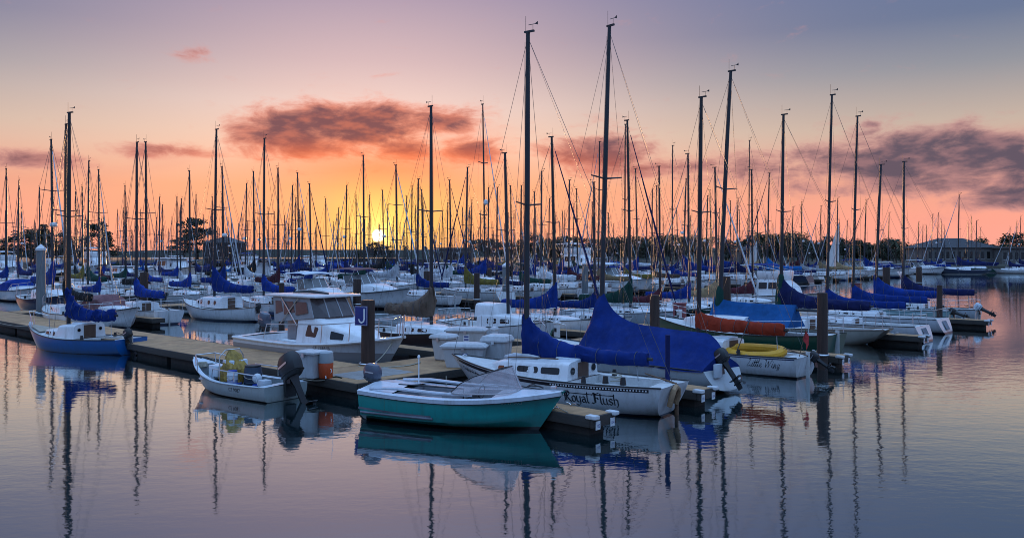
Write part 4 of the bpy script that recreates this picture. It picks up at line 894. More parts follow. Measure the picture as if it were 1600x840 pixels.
# helper for the sterns further along the row
def by_stern(k, spx, spy, mpx, ytop, heading, **kw):
    p = W(spx, spy); hd_ = Vector((math.cos(heading), math.sin(heading), 0)); best = None
    for i in range(20, 140):
        d = i*.1; q = p+hd_*d; e_ = abs(800+F*q.x/q.y-mpx)
        if best is None or e_ < best[0]: best = (e_, d, q)
    _, d, q = best; s_ = d/(k.mx+k.L/2); Zt = H+(YH-ytop)*q.y/F
    zf = (Zt-k.zd*s_)/((k.top-k.zd)*s_)
    return assemble(k, 'sailboat', p+hd_*k.L/2*s_, heading, s_, zf, **kw)
# 4 green hull with sky blue tarp
gh = hullmat('hull_dark_green', (.012, .075, .05), stripe=(.5, .5, .5), s0=-.02, s1=.0, dirt=(.03, .06, .04))
gk = sloop_kit(8.4, 2.7, 3, 1, gh, sky_c, seed=4, coverhide=True, mast_x=.75, rake=.5, boomz=1.75, wr=.0075)
gk.part('boat_tarp', tent(Hull(8.4, 1.5, tw=.9), 1.0, -2.6, lambda x: 1.95+.2*math.exp(-(1-x)/.5), lambda x: 1.12, seed=6, wr=.02), sky_c)
gk.part('mast_boot', MB().tube([(.8, 0, 1.2), (.8, 0, 1.8), (.77, 0, 2.4), (.75, 0, 2.6)], [.2, .2, .16, .1], 10), green_c)
by_stern(gk, 1308, 562, 1126, 115, R(134), label='dark green hulled sloop with sky blue tarp over its boom', cat='sailboat')
# 5 cream hull, counter stern, long dark green and navy cover
ch = hullmat('hull_cream', (.46, .43, .36), stripe=(.25, .24, .2), s0=.0, s1=.02, dirt=(.3, .28, .22))
ck2 = sloop_kit(9.0, 2.7, 1, 1, ch, navy, seed=9, mast_x=.7, rake=.12, boomz=1.75, cover=dict(h0=1.35, h1=.34, w=.26, up=1.8, wrinkle=.03), wr=.0075)
ck2.part('mast_boot', MB().tube([(.74, 0, 1.3), (.78, 0, 2.0), (.72, 0, 3.0), (.7, 0, 3.2)], [.24, .22, .17, .1], 10), green_c)
by_stern(ck2, 1390, 541, 1222, 180, R(136), label='cream hulled sloop with overhanging counter stern and navy cover', cat='sailboat')
# 6, 7 open transom racers
for (sx_, sy_, mx2, yt, lab) in ((1441, 533, 1291, 150, 'white yacht with walk through open transom, nearer of the matching pair'), (1473, 520, 1333, 183, 'white yacht with walk through open transom, farther of the matching pair')):
    kk = sloop_kit(9.0, 2.9, 2, 1, hullmat('hull_racer_white', (.66, .70, .74)), royal, seed=sx_, mast_x=.9, rake=.3, boomz=1.95, cover=dict(h0=.95, h1=.3, w=.2, up=1.5, wrinkle=.025), hole=(-4.3, -.9, .6), wr=.0075)
    tr = kk.h; tp_ = MB(); x0 = -4.5
    a_ = [tr.P(.0, .12), tr.P(0, .62)]
    tp_.add([(a_[0][0]-.012, .42, a_[0][2]+.02), (a_[0][0]-.012, -.42, a_[0][2]+.02), (a_[1][0]-.012, -.34, a_[1][2]+.16), (a_[1][0]-.012, .34, a_[1][2]+.16)], [(0, 1, 2, 3)])
    kk.part('transom_opening', tp_, grey_c, parent=kk.hull_i, smooth=0)
    by_stern(kk, sx_, sy_, mx2, yt, R(137), label=lab, cat='sailboat', group='open transom yachts')
kk = sloop_kit(7.2, 2.4, 0, 1, hullmat('hull_pale_turquoise', (.22, .42, .48)), royal, seed=12, mast_x=.7, rake=.3, boomz=1.7, outboard=R(70), wr=.0075, cover=dict(h0=1.1, h1=.3, w=.2, up=1.6))
by_stern(kk, 1490, 508, 1368, 258, R(137.5), label='pale turquoise small sloop tucked behind the black piling', cat='sailboat')
kk = sloop_kit(8.0, 2.6, 0, 1, hullmat('hull_greywhite2', (.56, .60, .64)), navy, seed=13, mast_x=.7, rake=.05, boomz=1.9, wr=.0075, Lb=4.4, cover=dict(h0=1.2, h1=.3, w=.2, up=1.7))
outboard_kit(kk, (-4.2, .4, .9), R(62), 1.0, cowl=gelb)
by_stern(kk, 1530, 503, 1412, 253, R(137.5), label='white sloop at the row end with raised pale outboard over the channel', cat='sailboat')

# ---------------------------------------------------------------- teal runabout
th = Hull(4.95, 1.85, (.72, .66, .90), .3, .92, .62, .06, sm=.36, nb=2.5, zst=-.22, chine=(.93, .06, .46), n=26)
tealm = hullmat('hull_teal', (.0, .27, .24), stripe=(.02, .012, .012), bottom=(.015, .01, .01), s0=.0, s1=.05, dirt=(.01, .10, .10))
wb = hullmat('deck_bluish_white', (.64, .68, .74), stripe=(.6, .6, .6), s0=-2, s1=-1)
t_k = Kit(); hi = t_k.part('hull', th.hull_mb(), tealm); bv = th.bvh()
hole = (-1.55, .95, .74); t_k.part('deck', th.deck_mb(hole, -.0, .10), wb); t_k.part('cockpit', th.cockpit_mb(hole, .42, .0, .2), mat('cockpit_grey', (.2, .2, .22), .7, var=.2))
gw = MB()
for sd in (1, -1):
    pts = th.edge(-2.46, 2.40, 26, -.045, .008, sd)
    rs = [[(p[0], p[1]-sd*.03, p[2]-.055), (p[0], p[1]+sd*.03, p[2]-.05), (p[0], p[1]+sd*.035, p[2]+.04), (p[0], p[1]-sd*.06, p[2]+.065)] for p in pts]
    gw.rings(rs, 0, True, (True, True), flip=sd < 0)
t_k.part('gunwale', gw, wb)
t_k.part('gunwale_trim', MB().tube(th.edge(-2.46, 2.4, 26, -.105, .016, 1), .012, 5), rubber); t_k.part('gunwale_trim', MB().tube(th.edge(-2.46, 2.4, 26, -.105, .016, -1), .012, 5), rubber)
for sd in (1, -1):
    t_k.part('spray_rail', hull_line(th, bv, -2.45, -.45, .42, .05, sd), grey_c, parent=hi, smooth=0)
    t_k.part('coaming', MB().tube([(-2.2, sd*.76, .76), (-1.4, sd*.75, .80), (-.6, sd*.74, .77), (.5, sd*.70, .76)], [.03, .045, .04, .02], 6), wb)
    t_k.part('spray_rail', MB().tube([(x, sd*(bv.ray_cast(Vector((x, sd*6, .2)), Vector((0, -sd, 0)))[0].y*sd+.015), .2) for x in (-2.4, -1.9, -1.4, -.9, -.4)], [.028]*5, 6), grey_c)
# windscreen: curved, raked, pale; its pinkish reflection is put into the colour
ws_m = mat('windscreen_plexi', (.55, .48, .50), .12, var=.3, scale=6, alpha=.34, spec=.7)
hp_ = [(0, .76, .02), (.3, .76, .22), (.65, .70, .37), (1.0, .59, .46), (1.25, .40, .50), (1.36, .2, .51), (1.4, 0, .51)]
hp_ = hp_+[(x, -y, h_) for x, y, h_ in hp_[-2::-1]]; wsn = len(hp_)-1
lo = [(x, y, .79+.08*(1-abs(y)/.82)) for x, y, h_ in hp_]; up_ = [(x-h_*.45, y*(1-.2*h_/.43), .79+.08*(1-abs(y)/.82)+h_) for x, y, h_ in hp_]
ws = MB().add(lo+up_, [(i, i+1, wsn+2+i, wsn+1+i) for i in range(wsn)])
ws.add([(p[0]-.012, p[1]*.99, p[2]) for p in lo+up_], [(wsn+1+i, wsn+2+i, i+1, i) for i in range(wsn)])
wi = t_k.part('windscreen', ws, ws_m); t_k.part('windscreen_frame', MB().tube(lo, .016, 5), steel, parent=wi); t_k.part('windscreen_frame', MB().tube(up_, .012, 5), rubber, parent=wi); t_k.part('centre_post', MB().tube([lo[wsn//2], up_[wsn//2]], .012, 5), steel, parent=wi)
outboard_kit(t_k, (-2.62, .0, .80), R(6), .95, cowl=mat('cowling_slate', (.075, .085, .12), .28, var=.12, coat=.4))
t_k.part('stern_light', MB().tube([(-1.62, .55, .7), (-1.62, .55, 1.35)], .014, 6), signw); t_k.part('light_globe', MB().tube([(-1.62, .55, 1.34), (-1.62, .55, 1.38), (-1.62, .55, 1.43)], [.02, .04, .02], 8), signw)
t_k.part('tow_bar', MB().tube([(-1.55, -.5, .86), (.1, -.35, .84), (.1, -.35, .6)], .016, 5), rubber); t_k.part('seat', MB().rbox((-.15, 0, .64), (.4, 1.2, .16), .05), mat('seat_vinyl', (.3, .3, .32), .6, var=.2)); t_k.part('steering_wheel', MB().tube([(.25+.02*math.sin(a), .3+.16*math.cos(a), .68+.15*math.sin(a)) for a in [2*math.pi*i/14 for i in range(15)]], .014, 5), rubber)
t_k.part('bow_cleat', MB().tube([(1.95, .0, .93), (1.85, 0, .96), (1.65, 0, .96), (1.55, 0, .93)], .02, 5), rubber); t_k.part('bow_light', MB().rbox((2.2, 0, .96), (.13, .1, .07), .02), steel); t_k.part('cleat', MB().tube([(1.6, .48, .88), (1.5, .49, .92), (1.38, .5, .88)], .015, 5), rubber); t_k.part('cleat', MB().tube([(-.3, .86, .7), (-.4, .86, .74), (-.52, .86, .7)], .015, 5), rubber)
fl, w_ = font_flat('CF 5547 AU'); t_k.part('registration', project(fl, on_hull(bv, 1.0, .60, .12, -1, False)), inkp, parent=hi, smooth=0); t_k.part('registration', project(fl, on_hull(bv, 1.75, .60, .12, 1, True)), inkp, parent=hi, smooth=0)
tp0, tp1 = W(566, 652), W(862, 681)
th_ang = math.atan2(tp1.y-tp0.y, tp1.x-tp0.x)
tc_ = (tp0+tp1)/2+Vector((0, .35, 0)); tc_.z = .03
assemble(t_k, 'runabout', tc_+Vector((.34, .05, 0)), th_ang, 1.08, label='teal and white vintage runabout with clear windscreen and covered outboard', cat='motorboat')

# ---------------------------------------------------------------- open work skiff and its load
sh = Hull(4.9, 1.7, (.46, .42, .92), .22, .9, .75, .03, sm=.4, nb=2.2, zst=-.12, chine=(.9, .0, .35))
skm = hullmat('hull_skiff_grey', (.40, .44, .43), stripe=(.05, .05, .05), s0=.0, s1=.015, dirt=(.25, .25, .22))
s_k = Kit(); hi = s_k.part('hull', sh.hull_mb(), skm)
hole = (-2.1, 1.75, .86); s_k.part('deck', sh.deck_mb(hole, .0, .03), gelb); s_k.part('well', sh.cockpit_mb(hole, .36, .0, .3), mat('skiff_inside', (.30, .34, .36), .6, var=.3, scale=5, dirt=(.12, .12, .11)))
gg = MB()
for sd in (1, -1): gg.tube(sh.edge(-2.22, 2.2, 20, .0, .0, sd), .024, 6)
s_k.part('gunwale', gg, gelb)
for sd in (1, -1):
    rl = MB(); pts = [(.2, sd*.76, .5), (.15, sd*.76, .78), (-1.0, sd*.78, .78), (-2.0, sd*.74, .76), (-2.1, sd*.73, .5)]; rl.tube(pts, .018, 6); rl.tube([(-1.0, sd*.78, .78), (-1.0, sd*.78, .5)], .016, 5); s_k.part('side_rail', rl, steel)
br_ = MB(); br_.tube([(1.2, .62, .6), (1.25, .6, .95), (1.75, .35, 1.05), (1.75, -.35, 1.05), (1.25, -.6, .95), (1.2, -.62, .6)], .018, 6); br_.tube([(1.75, .35, 1.05), (1.7, .36, .66)], .016, 5); br_.tube([(1.75, -.35, 1.05), (1.7, -.36, .66)], .016, 5); s_k.part('bow_rail', br_, steel)
s_k.part('console', MB().rbox((.1, 0, .58), (.5, .6, .85), .05), gelb); s_k.part('console_frame', MB().tube([(.3, .42, .2), (.3, .42, 1.1), (.25, .25, 1.3), (.25, -.25, 1.3), (.3, -.42, 1.1), (.3, -.42, .2)], .02, 6), steel)
s_k.part('thwart', MB().rbox((1.0, 0, .38), (.35, 1.2, .06), .02), gelb); s_k.part('battery_box', MB().rbox((-1.9, .35, .48), (.3, .3, .22), .04), bx_)
outboard_kit(s_k, (-2.72, -.05, .70), R(32), 1.62)
bvs = sh.bvh(); fl, w_ = font_flat('CF 9087'); s_k.part('registration', project(fl, on_hull(bvs, -.8, .22, .16, 1, True)), ink, parent=hi, smooth=0)
sp0, sp1 = W(288, 601), W(452, 630); sk_ang = math.atan2(sp0.y-sp1.y, sp0.x-sp1.x)
sc_ = (sp0+sp1)/2+Vector((.0, .35, 0)); sk_h = sk_ang
assemble(s_k, 'skiff', sc_, sk_h, 1.0, label='grey open work skiff loaded with barrels and a black outboard', cat='skiff')
def sk_pt(x, y, z): c, s_ = math.cos(sk_h), math.sin(sk_h); return (sc_[0]+x*c-y*s_, sc_[1]+x*s_+y*c, z)
# things in the skiff
tr_ = MB(); rs = []
for z, r_, ox in ((.25, .40, -.05), (.36, .42, -.02), (.5, .42, 0), (.64, .40, .03), (.78, .35, .05), (.9, .28, .08), (1.0, .22, .1), (1.1, .15, .14), (1.18, .08, .18), (1.2, .02, .2)):
    rg_ = []
    for i in range(44):
        a = 2*math.pi*i/44; f_ = 1+.55*(abs(noise.noise(Vector((math.cos(a)*2.2, math.sin(a)*2.2, z*2.4))))-.2)+.10*math.sin(a*7+z*9)
        rg_.append((r_*f_*math.cos(a)*1.1+ox, r_*f_*math.sin(a)*.85, z+.10*noise.noise(Vector((math.cos(a)*1.5, math.sin(a)*1.5, z+5)))*(1 if z < 1.1 else .2)))
    rs.append(rg_)
tr_.rings(rs); tag(mk('crumpled_tarp', tr_, mat('tarp_dirty_yellow', (.40, .25, .05), .8, var=.5, scale=4, bump=.8, dirt=(.10, .09, .05)), None, sk_pt(.05, .05, .1), (0, 0, sk_h)), 'crumpled dirty yellow tarp over the skiff console', 'tarp')
def barrel(p, r, h, m_, label, name='barrel', lid=None, cat='barrel'):
    root = ob(name, None, loc=p); tag(root, label, cat)
    mk('barrel_body', MB().tube([(0, 0, 0), (0, 0, .02), (0, 0, h*.3), (0, 0, h*.32), (0, 0, h*.34), (0, 0, h*.66), (0, 0, h*.68), (0, 0, h*.7), (0, 0, h*.93), (0, 0, h)], [r*.88, r*.92, r, r*1.04, r, r, r*1.04, r, r*.93, r*.8], 18), m_, root)
    mk('lid', MB().tube([(0, 0, h*.97), (0, 0, h+.02), (0, 0, h+.03)], [r*.9, r*.9, r*.84], 18), lid or m_, root)
    mk('handle', MB().tube([(r*.7*math.cos(a), -r*1.03, h*.66-.12*math.sin(a)) for a in [math.pi*i/8 for i in range(9)]], .012, 5), rope_m, root)
bblue = mat('barrel_dark_blue', (.012, .03, .06), .45, var=.2); bkt = mat('bucket_white', (.6, .64, .68), .5, var=.1); bbl = mat('plastic_blue', (.02, .06, .36), .4, var=.1)
barrel(sk_pt(-.85, .02, .16), .27, .72, bblue, 'dark blue plastic barrel amidships in the skiff', lid=rubber)
barrel(sk_pt(-.38, .42, .36), .16, .36, bkt, 'white bucket with blue lid in the skiff', 'bucket', bbl, 'bucket')
tb = tag(mk('tub', MB().tube([(0, 0, 0), (0, 0, .2), (0, 0, .22), (0, 0, .2)], [.24, .3, .31, .27], 18), bbl, None, sk_pt(-.36, .42, .16)), 'blue plastic tub under the white bucket', 'tub')
tag(mk('float_ball', MB().tube([(0, 0, -.15), (0, 0, -.12), (0, 0, -.05), (0, 0, .05), (0, 0, .12), (0, 0, .15)], [.02, .09, .14, .14, .09, .02], 14), bkt, None, sk_pt(-1.55, .36, .6)), 'round white float at the stern of the skiff', 'float')
tag(mk('tub', MB().tube([(0, 0, 0), (0, 0, .18)], [.2, .26], 16), bbl, None, sk_pt(-1.3, .05, .18)), 'small dark blue tub between barrel and outboard', 'tub')
for x_, y_, dd_, lab in ((1.35, -.25, (.45, .4, .3), 'black plastic crate in the bow of the skiff'), (-.1, -.5, (.5, .3, .34), 'black box beside the skiff console')):
    tag(mk('gear_crate', MB().rbox((0, 0, dd_[2]/2), dd_, .03), rubber, None, sk_pt(x_, y_, .2), (0, 0, sk_h)), lab, 'crate')
tag(mk('rope_coil', MB().tube([(.17*math.cos(a*.8)*(1-a*.006), .17*math.sin(a*.8)*(1-a*.006), .02+.004*a) for a in range(40)], .02, 5), rope_m, None, sk_pt(1.75, .1, .62)), 'coiled rope on the bow of the skiff', 'rope')
tag(mk('fish_crate', MB().rbox((0, 0, .18), (.5, .4, .36), .03), gelb, None, sk_pt(.85, .1, .42), (0, 0, sk_h)), 'pale crate on the forward thwart of the skiff', 'crate')

# ---------------------------------------------------------------- blue hulled sloop at left
bh = Hull(6.6, 2.25, (.66, .60, .98), .38, .72, .62, -.06, sm=.42)
bhm = hullmat('hull_medium_blue', (.008, .11, .36), stripe=(.03, .02, .02), bottom=(.05, .02, .02), s0=-.01, s1=.015, dirt=(.02, .08, .19))
bcab = Cabin([(1.65, .3, .72, .06), (1.35, .58, .68, .2), (.75, .74, .60, .30), (.35, .78, .58, .32), (.30, .78, .58, .52), (-.55, .80, .56, .60), (-.75, .80, .56, .60)], lean=.92)
bk = sloop_kit(6.6, 2.25, 0, 1, bhm, royal, seed=21, hull=bh, cab=bcab, mast_x=.6, Lb=2.9, boomz=1.55, cover=dict(h0=1.15, h1=.36, w=.2, sag=.12, wrinkle=.05, up=1.0), wins=[(1.25, 1.0, .28, .8, .15), (.9, .5, .28, .8, .15)], rake=.05, mastm=dark_mast, wr=.0075, hole=(-3.0, -.8, .66))
bk.part('port_light', MB().disc((-.77, .52, .95), (1, 0, 0), .07, .03, 12), glass); bk.part('port_light', MB().disc((-.77, -.52, .95), (1, 0, 0), .07, .03, 12), glass)
bk.part('bow_fitting', MB().tube([(2.95, .12, 1.0), (2.95, .12, 1.14)], [.1, .07], 8), signw); bk.part('foredeck', MB().add([(3.0, .12, 1.0), (3.0, -.12, 1.0), (1.65, -.62, .80), (1.65, .62, .80)], [(0, 1, 2, 3)]), tand, smooth=0)
outboard_kit(bk, (-3.45, .25, .72), R(30), .85)
assemble(bk, 'sailboat', W(116, 548)+Vector((0, .3, 0)), R(155), 1.02, (10.6-bk.zd*1.02)/((10-bk.zd)*1.02), label='blue hulled sloop with crumpled blue sail at the left dock', cat='sailboat', skip=('guard_rail', 'stern_rail'))

# ---------------------------------------------------------------- cabin cruiser with canvas enclosure behind the dock
ph = Hull(7.4, 2.5, (.88, .86, 1.25), .35, .92, .95, .05, sm=.36, nb=2.5, zst=-.2, chine=(.92, .1, .6))
pm = hullmat('hull_cruiser', (.66, .68, .70), stripe=(.3, .28, .26), bottom=(.3, .28, .26), s0=-1, s1=-.9, low=(.30, .27, .26), lowz=.66)  # low band paints the shadow on the lower hull into its colour
p_k = Kit(); hi = p_k.part('hull', ph.hull_mb(), pm); hole = (-3.4, -.3, .8); p_k.part('deck', ph.deck_mb(hole), gel); p_k.part('cockpit', ph.cockpit_mb(hole, .6), gel)
rr = MB()
for sd in (1, -1): rr.tube(ph.edge(-3.68, 3.62, 20, -.05, .01, sd), .045, 6)
p_k.part('rub_rail', rr, gel)
pc = Cabin([(2.35, .25, 1.0, .05), (1.95, .62, .95, .26), (1.2, .88, .90, .52), (.45, .96, .86, .80), (.4, .96, .86, .86), (-.35, .98, .84, .88)], lean=.9); ci = p_k.part('cabin', pc.mb(), gel)
for sd in (1, -1):
    p_k.part('window', pc.window(.62, .12, .25, .68, sd, .3, slant=.2), glass, parent=ci); p_k.part('window', pc.window(1.65, 1.2, .25, .75, sd, .3), glass, parent=ci)
wz = 1.66
p_k.part('hardtop', MB().rbox((-.75, 0, 2.34), (2.7, 1.95, .08), .04), gel)
encl = MB(); encm = mat('canvas_enclosure', (.36, .36, .38), .75, var=.2, scale=3, bump=.3); clr = mat('vinyl_window', (.09, .07, .07), .18, var=.35, scale=3)
# canvas side panels with clear vinyl panes
for sd in (1, -1):
    p_k.part('side_curtain', MB().add([(.42, sd*.9, wz), (-1.55, sd*.95, 1.45), (-1.7, sd*.9, 2.30), (.15, sd*.86, 2.30), (.42, sd*.88, wz), (-1.55, sd*.93, 1.45), (-1.7, sd*.88, 2.30), (.15, sd*.84, 2.30)], [(0, 1, 2, 3), (7, 6, 5, 4)]), encm, smooth=0)
    for x0, x1 in ((.2, -.42), (-.5, -1.05), (-1.12, -1.5)):
        p_k.part('clear_pane', MB().add([(x0, sd*.925, 1.82), (x1, sd*.945, 1.72), (x1-.05, sd*.915, 2.16), (x0-.12, sd*.90, 2.16)], [(0, 1, 2, 3)]), clr, smooth=0)
    for x0, x1 in ((-.3, -1.2), (-1.2, -.3)): p_k.part('enclosure_pole', MB().tube([(x0, sd*.99, 1.4), (x1, sd*.93, 2.28)], .018, 5), steel)
fw = [(.42, .88, wz), (.75, .5, wz+.02), (.8, 0, wz+.03), (.75, -.5, wz+.02), (.42, -.88, wz)]; ft = [(.15, .84, 2.30), (.38, .45, 2.30), (.42, 0, 2.30), (.38, -.45, 2.30), (.15, -.84, 2.30)]
p_k.part('windshield', MB().add(fw+ft, [(i, i+1, 6+i, 5+i) for i in range(4)]), clr, smooth=0)
for a_, b_ in zip(fw, ft): p_k.part('windshield_frame', MB().tube([a_, b_], .025, 5), encm)
p_k.part('seat_back', MB().rbox((-1.5, .45, 1.35), (.12, .5, .7), .05), encm); p_k.part('helm_box', MB().rbox((-1.1, -.3, 1.2), (.5, .6, .7), .05), encm); p_k.part('davit', MB().tube([(-1.7, .9, .9), (-1.75, .88, 2.1), (-1.6, .75, 2.28)], .02, 5), rubber)
for sd in (1, -1):
    g_ = MB(); pts = [(3.6, sd*.08, 1.85), (3.1, sd*.5, 1.75), (2.2, sd*.88, 1.6), (1.1, sd*1.08, 1.5), (-1.7, sd*1.15, 1.38), (-1.9, sd*1.14, .9)]; g_.tube(pts, .018, 5)
    for p in pts[:4]: g_.tube([(p[0]-.06, p[1], ph.deck_z(p[0])), p], .015, 5)
    p_k.part('bow_rail', g_, steel)
p_k.part('antenna', MB().tube([(-.4, .6, 2.38), (-.55, .65, 3.4)], .01, 4), steel); p_k.part('roof_rack', MB().tube([(-1.4, -.3, 2.42), (-.6, -.2, 2.46), (.2, -.1, 2.41)], [.03, .06, .03], 6), rubber)
outboard_kit(p_k, (-3.95, .3, 1.1), R(12), 1.1, cowl=mat('cowling_slate', (.075, .085, .12), .28))
bvp = ph.bvh(); fl, w_ = font_flat('CF 7364 JB'); p_k.part('registration', project(fl, on_hull(bvp, .7, .72, .14, -1, False)), mat('letter_grey', (.14, .12, .12), .5), parent=hi, smooth=0)
assemble(p_k, 'cabin_cruiser', Vector((-7.25, 32.1, -.1)), R(-38.5), 1.18, label='white cabin cruiser with grey canvas enclosure behind the sign post', cat='motorboat')

# brown cover sloop, bow towards the walkway
bkn = hullmat('hull_dark_brown', (.055, .03, .028), stripe=(.02, .015, .015), dirt=(.05, .03, .03))
wk = sloop_kit(8.0, 2.6, 0, 1, bkn, brown_c, seed=31, mast_x=.9, rake=.03, boomz=1.75, cover=dict(h0=1.25, h1=.42, w=.3, up=2.0, wrinkle=.04), wr=.0075, Lb=3.6)
put_sloop(wk, AB(4.6, 7.0), 10.8, R(AH+180-4), .95, label='dark brown hulled sloop with brown sail cover behind the dock boxes', cat='sailboat')
pk2 = sloop_kit(7.6, 2.6, 3, 1, hullmat('hull_white', WHITE), navy, seed=33, coverhide=True, rails=True)
pk2.part('wheelhouse', Cabin([(.5, .6, 1.3, .1), (.25, .75, 1.3, .62), (-.95, .8, 1.25, .68)], lean=.88).mb(), gel); pk2.part('wheelhouse_window', MB().box((-.3, .79, 1.6), (.7, .02, .36)), brown)
pk2.part('wheelhouse_window', MB().box((-.96, 0, 1.6), (.02, 1.0, .5)), brown)
put_sloop(pk2, AB(4.6, 12.0), 9.2, R(AH+180+2), .95, label='white pilothouse boat with tinted wheelhouse windows behind the dock boxes', cat='motorsailer', skip=('boom', 'mainsheet'))

# ---------------------------------------------------------------- dock clutter
def pedestal(p, label):
    root = ob('power_pedestal', None, loc=p, rot=(0, 0, R(AH))); tag(root, label, 'pedestal', 'dock power pedestals')
    mk('post', MB().rbox((0, 0, .42), (.2, .2, .84), .02), boxw, root); mk('lamp_cap', MB().rbox((0, 0, .9), (.24, .24, .12), .03), capw, root); mk('outlet', MB().box((0, .106, .6), (.12, .02, .16)), rubber, root)
    mk('hose_coil', MB().tube([(.16+.03*math.sin(a*.9), .2*math.cos(a*.63), .42+.2*math.sin(a*.63)) for a in range(32)], .016, 5), mat('hose_green', (.03, .10, .07), .5), root)
for b_, lab in ((5.6, 'behind the gothic lettered sloop bow'), (9.4, 'behind the blue tarp boat'), (14.0, 'behind the red cover sloop'), (19.2, 'behind the green hulled sloop'), (25.4, 'behind the cream sloop'), (31, 'behind the open transom yachts')):
    pedestal(AB(-.6, b_, .5), 'white power pedestal on the walkway '+lab)
def sagline(p, q, label, sag=.18, r=.012, m_=None):
    p, q = Vector(p), Vector(q); mid = (p+q)/2-Vector((0, 0, sag)); line([p, (p+mid)/2-Vector((0, 0, sag*.25)), mid, (q+mid)/2-Vector((0, 0, sag*.25)), q], label, r, m_)
sagline((-1.75, 25.9, 1.05), AB(-2.9, 2.4, .5), 'bow line of the gothic lettered sloop to the walkway'); sagline((4.2, 21.6, .8), AB(-9.8, 3.1, .5), 'stern line of the gothic lettered sloop to its finger dock')
sagline((-4.3, 29.6, 1.15), AB(-.1, -.5, .52), 'bow line of the cabin cruiser to the sign post', .3, .016); sagline(tc_+Vector((-2.3, .5, .6)), AB(-5.2, -1.9, .5), 'stern line of the teal runabout', .08); sagline(tc_+Vector((2.3, .15, .7)), AB(-10.2, -1.9, .5), 'bow line of the teal runabout', .06)
sagline(sk_pt(2.2, -.3, .9), AB(3.2, -2.6, .5), 'bow line of the work skiff to the dock', .1); sagline(sk_pt(-2.1, -.7, .55), AB(-1.6, -2.6, .5), 'stern line of the work skiff to the dock', .08)
b0 = W(116, 548); sagline((b0.x-2.7, b0.y+1.5, .95), AB(33.5, -2.6, .5), 'bow line of the blue hulled sloop', .15); sagline((b0.x+2.6, b0.y-.5, .7), AB(24.5, -2.6, .5), 'stern line of the blue hulled sloop', .1)
def fender(p, label, m_=None, L_=.5):
    root = ob('fender', None, loc=p); tag(root, label, 'fender', 'boat fenders')
    mk('fender_body', MB().tube([(0, 0, 0), (0, 0, .04), (0, 0, .1), (0, 0, L_-.1), (0, 0, L_-.04), (0, 0, L_)], [.02, .07, .1, .1, .07, .02], 10), m_ or capw, root); mk('fender_line', MB().tube([(0, 0, L_), (0, 0, L_+.35)], .01, 4), rope_m, root)
for x, y, lab in ((1.2, 1.3, 'white fender amidships of the gothic lettered sloop, finger side'), (-1.8, 1.28, 'white fender aft on the gothic lettered sloop, finger side')):
    c, s_ = math.cos(hd), math.sin(hd); fender((1.2+x*c+y*s_*1.0, 23.9+x*s_-y*c*1.0, .25), lab)
for x, lab in ((-.8, 'pale fender between the teal runabout and the finger dock'),):
    c, s_ = math.cos(th_ang), math.sin(th_ang); fender((tc_.x+x*c-1.1*s_, tc_.y+x*s_+1.12*c, .15), lab)

# ---------------------------------------------------------------- the fleet: rows of berths behind the front row
ROWS = [(5.6, -1, 'first inner row'), (30.3, 1, 'second row'), (44.6, -1, 'third row'), (60.5, 1, 'fourth row'), (74.6, -1, 'fifth row'), (90, 1, 'sixth row'), (104, -1, 'seventh row'), (120, 1, 'eighth row'), (134, -1, 'ninth row'), (150, 1, 'tenth row'), (164, -1, 'eleventh row'), (182, 1, 'twelfth row'), (198, -1, 'last row')]
HULLS = {'white': hullmat('hull_white', WHITE), 'off white': hullmat('hull_offwhite', (.60, .62, .62), stripe=(.10, .03, .03)), 'pale grey': hullmat('hull_palegrey', (.48, .52, .56), stripe=(.02, .03, .10)),
         'navy': hullmat('hull_navy', (.014, .022, .06), stripe=(.5, .5, .5), dirt=(.03, .03, .05)), 'black': hullmat('hull_black', (.016, .016, .018), stripe=(.4, .4, .4), dirt=(.03, .03, .03)), 'green': hullmat('hull_green2', (.012, .06, .045), stripe=(.5, .5, .5), dirt=(.03, .05, .04)),
         'blue striped': hullmat('hull_bluestripe', WHITE, stripe=(.02, .05, .20), s0=.05, s1=.26)}
COVERS = {'royal blue': royal, 'navy': navy, 'tan': tan_c, 'maroon': maroon, 'dark green': green_c, 'black': black_c, 'pale': white_c, 'sky blue': sky_c, 'brown': brown_c, 'olive': olive}
KN = [sloop_kit(8.0, 2.6, st, 1, seed=40+st, wr=.010, rake=.1+.07*st, cover=dict(h0=1.1+.1*st, up=1.5+.2*st, w=.2, wrinkle=.03), spread=((.52,) if st % 2 == 0 else (.36, .66)), furl=(None, white_c, navy, white_c)[st], radar=st == 3) for st in range(4)]
KF = [sloop_kit(8.0, 2.6, st, 0, seed=50+st, wr=.013, rake=.1+.06*st, cover=dict(h0=1.1+.1*st, up=1.6, w=.22, wrinkle=.02), rails=False, wins=[(.15*8, .0, .3, .72, .4)], furl=(None, white_c, None, white_c)[st], radar=st == 3) for st in range(4)]
KM = [cruiser_kit(8.0, 2.8, st) for st in range(4)]
TAKEN = {i: [] for i in range(len(ROWS))}
seen_labels = {}
def ab_of_px(a, px):
    t_ = (px-800)/F; p = O+A*a
    return (t_*p.y-p.x)/(B.x-t_*B.y)
def free(ri, b, gap): return all(abs(b-q) > (gap+g)/2 for q, g in TAKEN[ri])
def berth_label(desc, ri, px, cat): return f'{desc}, {ROWS[ri][2]}, {zone(px)}', f'{cat}s moored in the {ROWS[ri][2]}'
